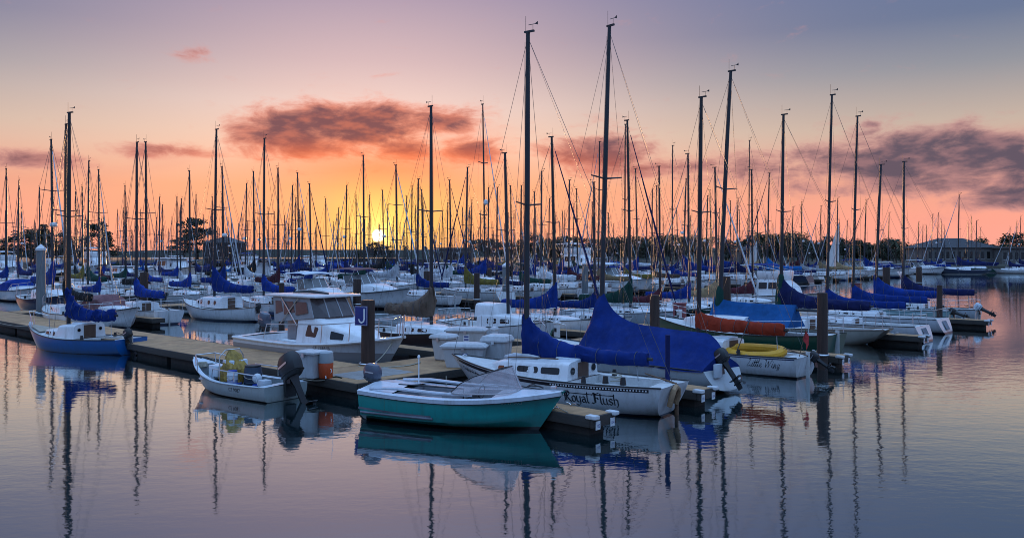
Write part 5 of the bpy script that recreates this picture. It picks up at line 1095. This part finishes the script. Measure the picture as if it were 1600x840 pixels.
def sail(ri, b, Z, rnd, hull=None, cover=None, style=None, s=None, label=None, over=None, da=0.0, mast=None, dh=0.0, group=None):
    ac, sg_, nm = ROWS[ri]; det = ri <= 2
    hull = hull or rnd.choices(list(HULLS), (52, 14, 10, 6, 4, 3, 11))[0]; cover = cover or rnd.choices(list(COVERS), (38, 16, 6, 6, 5, 8, 13, 4, 3, 2))[0]
    style = rnd.choice((0, 0, 1, 2, 3)) if style is None else style
    k = (KN if det else KF)[style]; s = s or max(.78, min(1.3, Z/11.8*rnd.uniform(.92, 1.08)))
    hd_ = R(AH+(0 if sg_ > 0 else 180)+rnd.uniform(-2.5, 2.5)+dh); mp = AB(ac+sg_*.7*s+da, b); px = 800+F*mp.x/mp.y
    ov = {'hull': HULLS[hull], 'sail_cover': COVERS[cover]}
    mm_ = mast or rnd.choices((None, dark_mast, wood_mast), (75, 20, 5))[0]
    if mm_: ov['mast'] = mm_; ov['boom'] = mm_
    lb, g = berth_label(f'{hull} sailboat with {cover} sail cover', ri, px, 'sailboat')
    skip = () if det else ('companionway', 'hatch', 'cockpit')
    r_, ol = put_sloop(k, mp, Z, hd_, s, over=ov, label=label or lb, cat='sailboat', group=group or g, skip=skip)
    TAKEN[ri].append((b, 2.7*s+.35)); return r_
rnd = random.Random(11)
# boats one can pick out, placed from the photograph: (mast px, mast top row, row index, hull, cover, style, label)
PICK = [(213, 223, 1, 'white', 'royal blue', 0, 'small white sloop with royal blue cover behind the left dock'),
        (412, 217, 1, 'blue striped', 'royal blue', 0, 'white sloop with blue striped hull and long blue cover behind cruiser'),
        (757, 163, 2, 'white', 'royal blue', 3, 'white sloop with large drooping blue cover behind the pilothouse boat'),
        (568, 243, 2, 'off white', 'dark green', 0, 'off white sloop whose tall mast stands left of the sun'),
        (935, 222, 1, 'white', 'tan', 1, 'white sloop with dark mast close beside the blue tarp boat mast'),
        (976, 195, 1, 'off white', 'olive', 0, 'sloop with olive yellow cover right of the two tallest masts'),
        (1050, 228, 1, 'white', 'royal blue', 0, 'white sloop with long blue cover behind the red locker'),
        (1170, 220, 1, 'white', 'royal blue', 0, 'white sloop with upright blue cover behind the sky blue tarp'),
        (102, 195, 1, 'white', 'black', 0, 'white sloop with brown wooden mast beside the blue hulled sloop'),
        (228, 222, 2, 'black', 'black', 0, 'black hulled sloop with dark mast behind the small white sloop')]
for px, yt, ri, hu, co, st, lab in PICK:
    a = ROWS[ri][0]+ROWS[ri][1]*.7; b = ab_of_px(a, px); Yd = AB(a, b).y; Zt = H+(YH-yt)*Yd/F
    sail(ri, b, Zt, rnd, hu, co, st, s=1.0 if ri == 1 else 1.1, label=lab, mast=(wood_mast if px == 102 else dark_mast if px in (935, 228) else alu), group='sailboats picked out in the middle rows')
# white double ender with round ports
dk = sloop_kit(8.4, 2.6, 1, 1, hullmat('hull_white', WHITE), royal, seed=61, hull=Hull(8.4, 2.7, (.95, .72, 1.25), .5, .42, .9, .2, sm=.48, zst=-.05), cab=Cabin([(2.2, .3, .9, .1), (1.9, .6, .85, .35), (1.0, .85, .8, .62), (-.9, .9, .76, .66), (-1.1, .9, .76, .66)]), wins=[(1.55, 1.3, .3, .75, .95), (1.1, .85, .3, .75, .95), (.25, .0, .3, .75, .95), (-.4, -.65, .3, .75, .95)], mast_x=.7, boomz=1.95, Lb=3.9, cover=dict(h0=1.5, h1=.36, w=.24, up=2.3, wrinkle=.03), wr=.009, outboard=R(15))
p_ = W(335, 497); put_sloop(dk, p_, H+(YH-203)*p_.y/F, R(AH+8), 1.0, label='white double ended sloop with round ports and blue cover', cat='sailboat')
TAKEN[1].append(((p_-O).dot(B), 3.6))
# maroon covered runabout behind the left dock
mkk = cruiser_kit(6.4, 2.3, 3)
mo, _ = assemble(mkk, 'covered_runabout', AB(27.6, 2.4), R(AH+185), .95, over={'sail_cover': mauve}, label='white runabout under a faded maroon cover behind blue hulled sloop', cat='motorboat'); TAKEN[1].append((2.4, 3.0))
# motor boats one can pick out: (px, waterline row, design, scale, heading, canopy, label)
for px, py, st, s_, hd_, can, lab in [(150, 431, 1, 1.75, AH+178, None, 'large white flybridge cruiser with wide dark windows at left'), (10, 432, 1, 1.5, AH+180, None, 'white flybridge cruiser cut by the left edge'), (272, 438, 2, 1.8, AH+182, None, 'big white trawler with curtained deckhouse left of the double ender'),
                                      (497, 480, 0, 1.15, AH+178, white_c, 'white express cruiser with clear windscreen behind the enclosure cruiser'), (572, 474, 0, 1.25, AH+184, mauve, 'white express cruiser with dark canopy under the sun'), (392, 428, 1, 1.4, AH+180, royal, 'white flybridge cruiser behind the long blue cover'),
                                      (500, 424, 1, 1.4, AH+183, maroon, 'flybridge cruiser with open top left of the sun'), (905, 430, 1, 2.0, AH+176, None, 'large white motor yacht behind the blue tarp at centre'), (690, 441, 2, 1.4, AH+180, None, 'white deckhouse cruiser under the dark piling at centre'),
                                      (1345, 440, 0, 1.3, AH+180, royal, 'white motor cruiser by the slim masts at right'), (1375, 431, 2, 1.4, AH+180, None, 'white trawler at the edge of the channel'), (1440, 437, 0, 1.2, AH+180, None, 'white express cruiser beyond the open channel'),
                                      (35, 465, 3, 1.0, AH+180, None, 'small white runabout cut by the left edge'), (960, 472, 0, 1.3, AH+180, white_c, 'low white cruiser with long dark window behind blue tarp boat'), (1215, 470, 1, 1.1, AH+181, royal, 'white cabin boat with blue side curtains behind cream sloop')]:
    p_ = W(px, py); r_, ol = assemble(KM[st], 'motor_cruiser', p_, R(hd_), s_, over=({'canopy': can} if can else {}), label=lab, cat='motorboat', group='motor cruisers in the marina')
    ra = (p_-O).dot(A); ri = min(range(len(ROWS)), key=lambda i: abs(ROWS[i][0]-ra))
    p2 = AB(ROWS[ri][0], ab_of_px(ROWS[ri][0], px)); r_.location = p2
    sc2 = p2.y/p_.y; r_.scale = (1, 1, 1)
    TAKEN[ri].append(((p2-O).dot(B), 3.2*s_+.6))
# masts read off the photograph, put on whichever row gives them a sensible height
MASTS = [(10, 264), (29, 282), (62, 293), (82, 218), (138, 252), (156, 265), (117, 300), (196, 290), (249, 308), (277, 308), (297, 267), (306, 305), (350, 260), (383, 287), (396, 268), (435, 263), (455, 290), (466, 270), (474, 265), (486, 287), (510, 310), (528, 325), (540, 290), (557, 305), (576, 305), (599, 297), (619, 258), (643, 290), (652, 280), (661, 296), (698, 317), (728, 262), (735, 312), (764, 293), (775, 293), (799, 290), (813, 290), (836, 300), (846, 268), (858, 310), (895, 318), (902, 295), (994, 264), (983, 298), (1018, 296), (1026, 290), (1103, 306), (1110, 297), (1178, 265), (1201, 270), (1252, 315), (1260, 288), (1320, 275), (1308, 310), (1345, 315), (1388, 333), (1396, 316), (120, 320), (420, 325), (605, 320), (690, 330), (880, 330), (1060, 325), (1150, 310), (1280, 322)]
for px, yt in MASTS:
    best = None
    for ri, (ac, sg_, _) in enumerate(ROWS):
        a = ac+sg_*.7; b = ab_of_px(a, px)
        if not -1 < b < 165: continue
        if ri == 0 and b > 47: continue
        Yd = AB(a, b).y; Zt = H+(YH-yt)*Yd/F
        if not 8.5 < Zt < 17 or not free(ri, b, 3.1): continue
        c_ = abs(Zt-12)+.02*Yd*.0+(2.5 if ri == 0 else 0)
        if best is None or c_ < best[0]: best = (c_, ri, b, Zt)
    if best: sail(best[1], best[2], best[3], rnd)
# fill the remaining berths
for ri, (ac, sg_, nm) in enumerate(ROWS):
    b = 2.0 if ri != 0 else 16.0
    bmax = 47 if ri == 0 else 150
    while b < bmax:
        p_ = AB(ac, b); px = 800+F*p_.x/p_.y
        step = rnd.uniform(2.9, 3.7)
        if -60 < px < 1400 and p_.y < 228 and free(ri, b, 2.9) and rnd.random() > .04:
            if rnd.random() < (.22 if ri else .1) and free(ri, b, 3.6):
                st = rnd.choice((0, 0, 1, 2, 3)); s_ = rnd.uniform(.85, 1.25); can, cn = rnd.choice(((white_c, 'pale'), (royal, 'royal blue'), (navy, 'navy'), (brown_c, 'brown')))
                lb, g = berth_label(f'white {["express cruiser", "flybridge cruiser", "deckhouse cruiser", "covered runabout"][st]}'+(f' with {cn} canvas' if st != 2 else ''), ri, px, 'motorboat')
                sk_ = () if ri < 3 else ('bow_rail', 'windshield_frame', 'canopy_pole', 'outboard_motor', 'cowling', 'bracket', 'rub_rail', 'cockpit')
                assemble(KM[st], 'motor_cruiser', p_, R(AH+(0 if sg_ > 0 else 180)+rnd.uniform(-3, 3)), s_, over={'canopy': can, 'sail_cover': can}, label=lb, cat='motorboat', group=g, skip=sk_)
                TAKEN[ri].append((b, 3.0*s_))
            else: sail(ri, b, rnd.choice((rnd.uniform(8.2, 11), rnd.uniform(10, 14.2))), rnd)
        b += step
# dinghies, locker boxes between rows are hidden; beyond the channel at right: the far quay boats
far = [(1434, 347), (1441, 352), (1448, 352), (1455, 336), (1464, 332), (1471, 343), (1476, 352), (1513, 346), (1519, 338), (1525, 345), (1531, 356), (1577, 355), (1588, 346), (1593, 338)]
for i, (px, yt) in enumerate(far):
    Yd = 178+(i*37 % 11)*2.2; p_ = Vector(((px-800)*Yd/F, Yd, 0)); hu = rnd.choice(list(HULLS)); k = KF[rnd.randrange(4)]
    put_sloop(k, p_, H+(YH-yt)*Yd/F, R(rnd.choice((165, 12, 140, 200))), rnd.uniform(.9, 1.2), over={'hull': HULLS[hu], 'sail_cover': rnd.choice((royal, navy, white_c))}, label=f'{hu} sailboat at the far quay, '+("left" if px < 1490 else "right")+' of the tall dark mast', cat='sailboat', group='sailboats at the far right quay', skip=('companionway', 'hatch', 'cockpit'))
p_ = W(1497, 428.5); put_sloop(KF[1], p_, 16.5, R(172), 1.35, over={'hull': HULLS['navy'], 'sail_cover': navy, 'mast': dark_mast}, label='dark blue ketch like sailboat lying across the far side of the channel', cat='sailboat')
# white tour boat at right
tb_ = Kit(); th2 = Hull(18, 5, (1.4, 1.4, 2.0), .6, .9, 1.5, .1, sm=.3, chine=(.95, .1, .8)); tb_.part('hull', th2.hull_mb(), HULLS['white']); tb_.part('deck', th2.deck_mb(), gel)
dkc = Cabin([(6.2, 1.6, 1.4, .3), (5.2, 1.9, 1.4, 2.1), (-6.5, 2.2, 1.4, 2.2), (-7, 2.2, 1.4, 2.2)], lean=.95); ci = tb_.part('deckhouse', dkc.mb(), gel)
for sd in (1, -1):
    for q in range(8): tb_.part('window', dkc.window(4.4-q*1.25, 3.4-q*1.25, .42, .75, sd, .2), glass, parent=ci)
tb_.part('upper_deck', MB().rbox((-1, 0, 4.4), (9, 3.6, 1.3), .3), gel); tb_.part('upper_roof', MB().rbox((-1, 0, 5.2), (10, 4.0, .16), .06), gel)
assemble(tb_, 'tour_boat', Vector((132, 196, 0)), R(178), 1.0, label='long white tour boat with a row of dark windows at right', cat='boat')
# two far boats with white sails raised
for px, yt, Yd in ((1184, 372, 168), (1312, 344, 160)):
    p_ = Vector(((px-800)*Yd/F, Yd, 0)); r_, ol = put_sloop(KF[0], p_, H+(YH-yt)*Yd/F, R(20), .9, over={}, label=('small' if px < 1200 else 'taller')+' white sail hoisted on a distant boat before the treeline', cat='sailboat', group='boats with hoisted sails', skip=('sail_cover', 'companionway', 'hatch', 'cockpit'))
    hm_ = H+(YH-yt)*Yd/F; sl = MB(); rs = []
    for i in range(9):
        t_ = i/8; rs.append([(-.1, 0, 1.8+(hm_-2.4)*t_), (-.1-1.6*(1-t_)-.05, .18*math.sin(t_*3)+.05, 1.8+(hm_-2.4)*t_), (-.1-3.2*(1-t_)-.08, .1, 1.8+(hm_-2.4)*t_), (-.1-1.6*(1-t_)-.05, .15*math.sin(t_*3)+.02, 1.8+(hm_-2.4)*t_)])
    sl.rings(rs); mk('sail', sl, mat('sailcloth', (.72, .70, .68), .8, var=.08), r_, (.6, 0, 0))

# ---------------------------------------------------------------- far shore
soil = mat('shore_earth', (.06, .055, .04), .95, var=.4, scale=.3)
def land(name, pts, z, m_, label):
    """a low bank: outline ring stepped up from the water"""
    n = len(pts); c = Vector((sum(p[0] for p in pts)/n, sum(p[1] for p in pts)/n))
    def ring(k, zz): return [(c.x+(p[0]-c.x)*k, c.y+(p[1]-c.y)*k, zz+noise.noise(Vector((p[0]*.05, p[1]*.05, zz)))*.25) for p in pts]
    return tag(mk(name, MB().rings([ring(1, -.5), ring(.997, z*.7), ring(.985, z), ring(.5, z+.3)], 0, True, (False, True)), m_, smooth=60), label, kind='structure')
def arc(x0, y0, x1, y1, n=24): return [(lerp(x0, x1, i/n)+noise.noise(Vector((i*.7, 3, 1)))*3, lerp(y0, y1, i/n)+noise.noise(Vector((i*.7, 0, 5)))*4) for i in range(n+1)]
land('ground', arc(-30, 258, 90, 232)+arc(95, 228, 110, 206, 6)+arc(115, 203, 420, 196)+[(700, 300), (900, 1500), (-40, 1500)], 1.4, soil, None)
land('ground', arc(-420, 215, -95, 238)+[(-80, 250), (-90, 700), (-900, 700)], 1.2, soil, None)
land('breakwater', arc(-95, 330, -25, 330, 14)+[(-25, 338), (-95, 338)], 2.0, mat('rock_dark', (.07, .065, .06), .9, var=.5, scale=.8, bump=.6), 'low rock breakwater on the horizon left of the sun')
bark = mat('bark', (.05, .038, .028), .9, var=.4, scale=3, bump=.5); leafm = [mat('foliage_cypress', (.030, .045, .022), .8, var=.5, scale=.6, objvar=.25), mat('foliage_olive', (.05, .058, .028), .8, var=.5, scale=.6, objvar=.25)]
def tree_meshes(seed, H_, W_, kind):
    r = random.Random(seed); tk_ = MB(); cr_ = MB()
    lean = r.uniform(-.08, .08)
    trunk = [(lean*H_*t_*t_+.1*math.sin(t_*5), .08*math.sin(t_*7+seed), H_*.8*t_) for t_ in (0, .2, .4, .6, .8, 1)]
    tk_.tube(trunk, [.045*H_*f for f in (.75, .6, .5, .38, .25, .1)], 7)
    cl = []
    for i in range({'round': 30, 'flat': 26, 'tall': 28}[kind]):
        a = r.uniform(0, 2*math.pi); q = math.sqrt(r.random())
        if kind == 'flat': z = H_*r.choice((.45, .6, .72, .84, .93))*r.uniform(.95, 1.03); rad = W_*(.55+.45*math.sin(z/H_*3.0))*q; sz = (W_*.26, H_*.06)
        elif kind == 'tall': z = H_*r.uniform(.18, .98); rad = W_*(1.05-z/H_)*.9*q; sz = (W_*.22, H_*.08)
        else: z = H_*(.3+.66*r.random()); rad = W_*math.sqrt(max(.05, 1-((z/H_-.58)/.42)**2))*q*.85; sz = (W_*.26, H_*.10)
        c = (rad*math.cos(a)+lean*z*z/H_, rad*math.sin(a), z); cl.append((c, sz))
        t_ = clamp(z/H_-.15, .1, .8)/.8; tp_ = (lean*H_*t_*t_*.6, 0, H_*.8*t_*.9)
        if i % 2 == 0: tk_.tube([tp_, ((tp_[0]+c[0])/2, c[1]/2, (tp_[2]+c[2])/2-.1*H_*.2), c], [.012*H_, .008*H_, .003*H_], 4)
    for c, sz in cl:
        for _ in range(58):
            d = Vector((r.gauss(0, 1), r.gauss(0, 1), r.gauss(0, 1))).normalized()*(r.random()**.45)
            p = Vector((c[0]+d.x*sz[0]*1.25, c[1]+d.y*sz[0]*1.25, c[2]+d.z*sz[1]*1.2)); l_ = r.uniform(.022, .045)*H_
            u_ = Vector((r.gauss(0, 1), r.gauss(0, 1), r.gauss(0, .6))).normalized(); v_ = u_.cross(Vector((r.gauss(0, 1), r.gauss(0, 1), r.gauss(0, 1)))).normalized()
            cr_.add([p-u_*l_, p+v_*l_*.5, p+u_*l_, p-v_*l_*.5], [(0, 1, 2, 3)])
    return tk_.mesh('trunk', [bark]), cr_.mesh('crown', [leafm[seed % 2]], 0)
def palm_meshes(seed, H_):
    r = random.Random(seed); tk_ = MB().tube([(.2*math.sin(t_*2+seed), 0, H_*t_) for t_ in (0, .25, .5, .75, 1)], [.28, .2, .18, .17, .2], 8); cr_ = MB()
    for i in range(30):
        a = r.uniform(0, 2*math.pi); el = r.uniform(-.7, 1.2); L_ = H_*.26; pts = []
        for j in range(7):
            t_ = j/6; rr_ = L_*t_*math.cos(el*(1-t_*.3)); z = H_+L_*t_*math.sin(el)-L_*.55*t_*t_; pts.append(Vector((rr_*math.cos(a)+.2*math.sin(2+seed), rr_*math.sin(a), z)))
        side = Vector((-math.sin(a), math.cos(a), 0))
        for j in range(6):
            w_ = L_*.16*math.sin(math.pi*(j+.7)/7)
            for sg_ in (1, -1): cr_.add([pts[j], pts[j+1], pts[j+1]+side*w_*sg_+Vector((0, 0, -w_*.5)), pts[j]*.45+pts[j+1]*.55+side*w_*sg_*.9+Vector((0, 0, -w_*.55))], [(0, 1, 2, 3)])
    return tk_.mesh('trunk', [bark]), cr_.mesh('crown', [leafm[1]], 0)
TV = {'round': [tree_meshes(s_, 10, 4.6, 'round') for s_ in (1, 2, 3)], 'flat': [tree_meshes(s_, 10, 4.4, 'flat') for s_ in (4, 5)], 'tall': [tree_meshes(s_, 10, 3.0, 'tall') for s_ in (6, 7)], 'palm': [palm_meshes(s_, 9) for s_ in (8, 9)]}
def tree(px, ytop, Yd, kind, label, group, wid=1.0):
    z0 = 1.2; hgt = H+(YH-ytop)*Yd/F-z0; root = ob(('palm_tree' if kind == 'palm' else 'tree'), None, loc=((px-800)*Yd/F, Yd, z0-.1), rot=(0, 0, rnd.uniform(0, 6.28))); tag(root, label, 'tree', group)
    s_ = hgt/(10 if kind != 'palm' else 10.2); tm, cm = rnd.choice(TV[kind])
    ob('trunk', tm, root, scale=(s_, s_, s_)); ob('crown', cm, root, scale=(s_*wid, s_*wid, s_))
G1 = 'trees on the left shore'; G2 = 'treeline behind the marina'
for px, yt, kd, lab, wd in ((8, 372, 'round', 'low round tree at the far left edge', 1.4), (48, 358, 'round', 'broad dark tree behind the masts at far left', 1.5), (70, 352, 'tall', 'pointed dark tree left of the blue sloop mast', 1.3), (88, 362, 'round', 'dark tree right behind the blue sloop mast', 1.3), (118, 371, 'round', 'low round tree left of the spreading cypress', 1.5), (155, 347, 'flat', 'spreading flat topped cypress left of the two close masts', .8), (168, 380, 'round', 'small bush at the foot of the spreading cypress', 1.6), (308, 340, 'flat', 'wind blown flat cypress above the big trawler', .85), (288, 368, 'flat', 'low cypress leaning left beside the wind blown one', 1.4), (335, 375, 'round', 'low tree beside the dark flat roofed building', 1.4)):
    tree(px, yt, 250 if px > 200 else 236, kd, lab, G1, wd)
for px, yt, kd in ((585, 377, 'round'), (604, 384, 'round'), (634, 382, 'palm'), (560, 389, 'round'), (665, 383, 'palm')):
    tree(px, yt, 330, kd, {'round': 'small round tree on the horizon under the sun', 'palm': 'small palm on the horizon right of the sun'}[kd], 'small trees under the sun', 1.3)
rt = random.Random(5); px = 735
while px < 1600:
    Yd = rt.uniform(262, 300); base = 379 if px < 800 else 372 if px < 900 else 377 if px < 960 else 369 if px < 1260 else 374 if px < 1400 else 380
    if px > 1400: Yd = rt.uniform(255, 275); base = 383
    kd = rt.choices(('round', 'tall', 'palm', 'flat'), (60, 12, 16, 12))[0]
    tree(px, base+rt.uniform(-6, 7), Yd, kd, {'round': 'dark round tree of the far treeline, ', 'tall': 'pointed dark tree of the far treeline, ', 'palm': 'palm rising from the far treeline, ', 'flat': 'flat topped tree of the far treeline, '}[kd]+zone(px), G2, rt.uniform(1.1, 1.6) if kd != 'palm' else 1.0)
    px += rt.uniform(7, 14)
for px, yt, lab in ((1187, 360, 'tall palm above the treeline right of the green mast'), (1400, 371, 'bushy palm at the right end of the treeline'), (1586, 364, 'spreading tree at the right edge behind the quay'), (1530, 371, 'dark tree behind the tour boat')):
    tree(px, yt, 240, 'palm' if 'palm' in lab else 'round', lab, None, 1.2)
hillm = mat('hillside_scrub', (.028, .036, .022), .95, var=.5, scale=.05)
hp = MB(); rs = []
for i in range(60):
    x = lerp(-20, 700, i/59); hh = 7.5*min(1, i/4)*(1+.25*noise.noise(Vector((i*.35, 1, 2)))); rs.append([(x, 330, .5), (x, 345, hh*.8), (x, 370, hh), (x, 500, hh*.7), (x, 700, .5)])
hp.rings(rs, 0, False, (True, True), flip=True)
h2 = MB(); rs = []
for i in range(70):
    x = lerp(-1400, 500, i/69); hh = 8.5*(1+.3*noise.noise(Vector((i*.3, 7, 2)))); rs.append([(x, 880, -1), (x, 900, hh*.8), (x, 930, hh), (x, 1100, hh*.6), (x, 1300, -1)])
h2.rings(rs, 0, False, (True, True), flip=True); tag(mk('hills', h2, hillm, smooth=60), 'low far shore on the horizon under the sun', kind='structure')
tag(mk('hills', hp, hillm, smooth=60), 'low wooded rise behind the treeline', kind='structure')

# ---------------------------------------------------------------- shore buildings
def building(name, x0, x1, y, d, h, roof, wm_, rm_, label, nwin, storeys=1, z0=1.3, rz=0.0):
    cx = (x0+x1)/2; root = ob(name, None, loc=(cx, y, z0), rot=(0, 0, rz)); tag(root, label, 'building'); w_ = x1-x0
    mk('wall', MB().box((0, 0, h/2), (w_, d, h)), wm_, root, smooth=0)
    rf = MB(); e_ = .6
    if roof == 'hip': rf.add([(-w_/2-e_, -d/2-e_, h), (w_/2+e_, -d/2-e_, h), (w_/2+e_, d/2+e_, h), (-w_/2-e_, d/2+e_, h), (-w_/2+d*.5, 0, h+d*.22), (w_/2-d*.5, 0, h+d*.22)], [(0, 1, 5, 4), (1, 2, 5), (2, 3, 4, 5), (3, 0, 4), (3, 2, 1, 0)])
    else: rf.box((0, 0, h+.2), (w_+1.2, d+1.2, .4))
    mk('roof', rf, rm_, root, smooth=0)
    for s_ in range(storeys):
        for i in range(nwin):
            x = -w_/2+(i+.5)*w_/nwin; z = h*(s_+.55)/storeys
            wo_ = mk('window', MB().box((x, -d/2-.03, z), (w_/nwin*.5, .08, h/storeys*.42)), glass, root)
            mk('sill', MB().box((x, -d/2-.06, z-h/storeys*.23), (w_/nwin*.58, .16, .1)), capw, wo_)
    mk('door', MB().box((w_*.06/max(1, nwin*.2), -d/2-.05, 1.05), (1.1, .1, 2.1)), brown, root)
bw = mat('building_grey', (.16, .15, .14), .85, var=.2, scale=.8); bdk = mat('building_dark', (.03, .022, .02), .85, var=.2, scale=.8); brf = mat('roof_dark', (.05, .05, .055), .8, var=.25, scale=2); brt = mat('roof_tan', (.14, .12, .11), .8, var=.2, scale=2)
Xp = lambda px, y: (px-800)*y/F
building('harbour_house', Xp(686, 225), Xp(738, 225), 225, 7, 4.2, 'flat', bw, brt, 'low grey harbour house with white framed windows right of the sun', 5)
building('boat_shed', Xp(327, 232), Xp(378, 232), 232, 8, 6.0, 'hip', bdk, brf, 'dark shed with a low hipped roof behind the double ender', 5)
building('harbour_building', Xp(1432, 226), Xp(1538, 226), 226, 12, 4.6, 'hip', bw, brf, 'long low building with hipped roof behind the far quay masts', 12)
building('harbour_building', Xp(1545, 222), Xp(1625, 222), 222, 12, 4.4, 'flat', bw, brt, 'flat roofed long building behind the white tour boat', 9)
building('harbour_house', Xp(1150, 245), Xp(1180, 245), 245, 7, 4.0, 'hip', bw, brf, 'small grey house among the trees right of the green mast', 3)
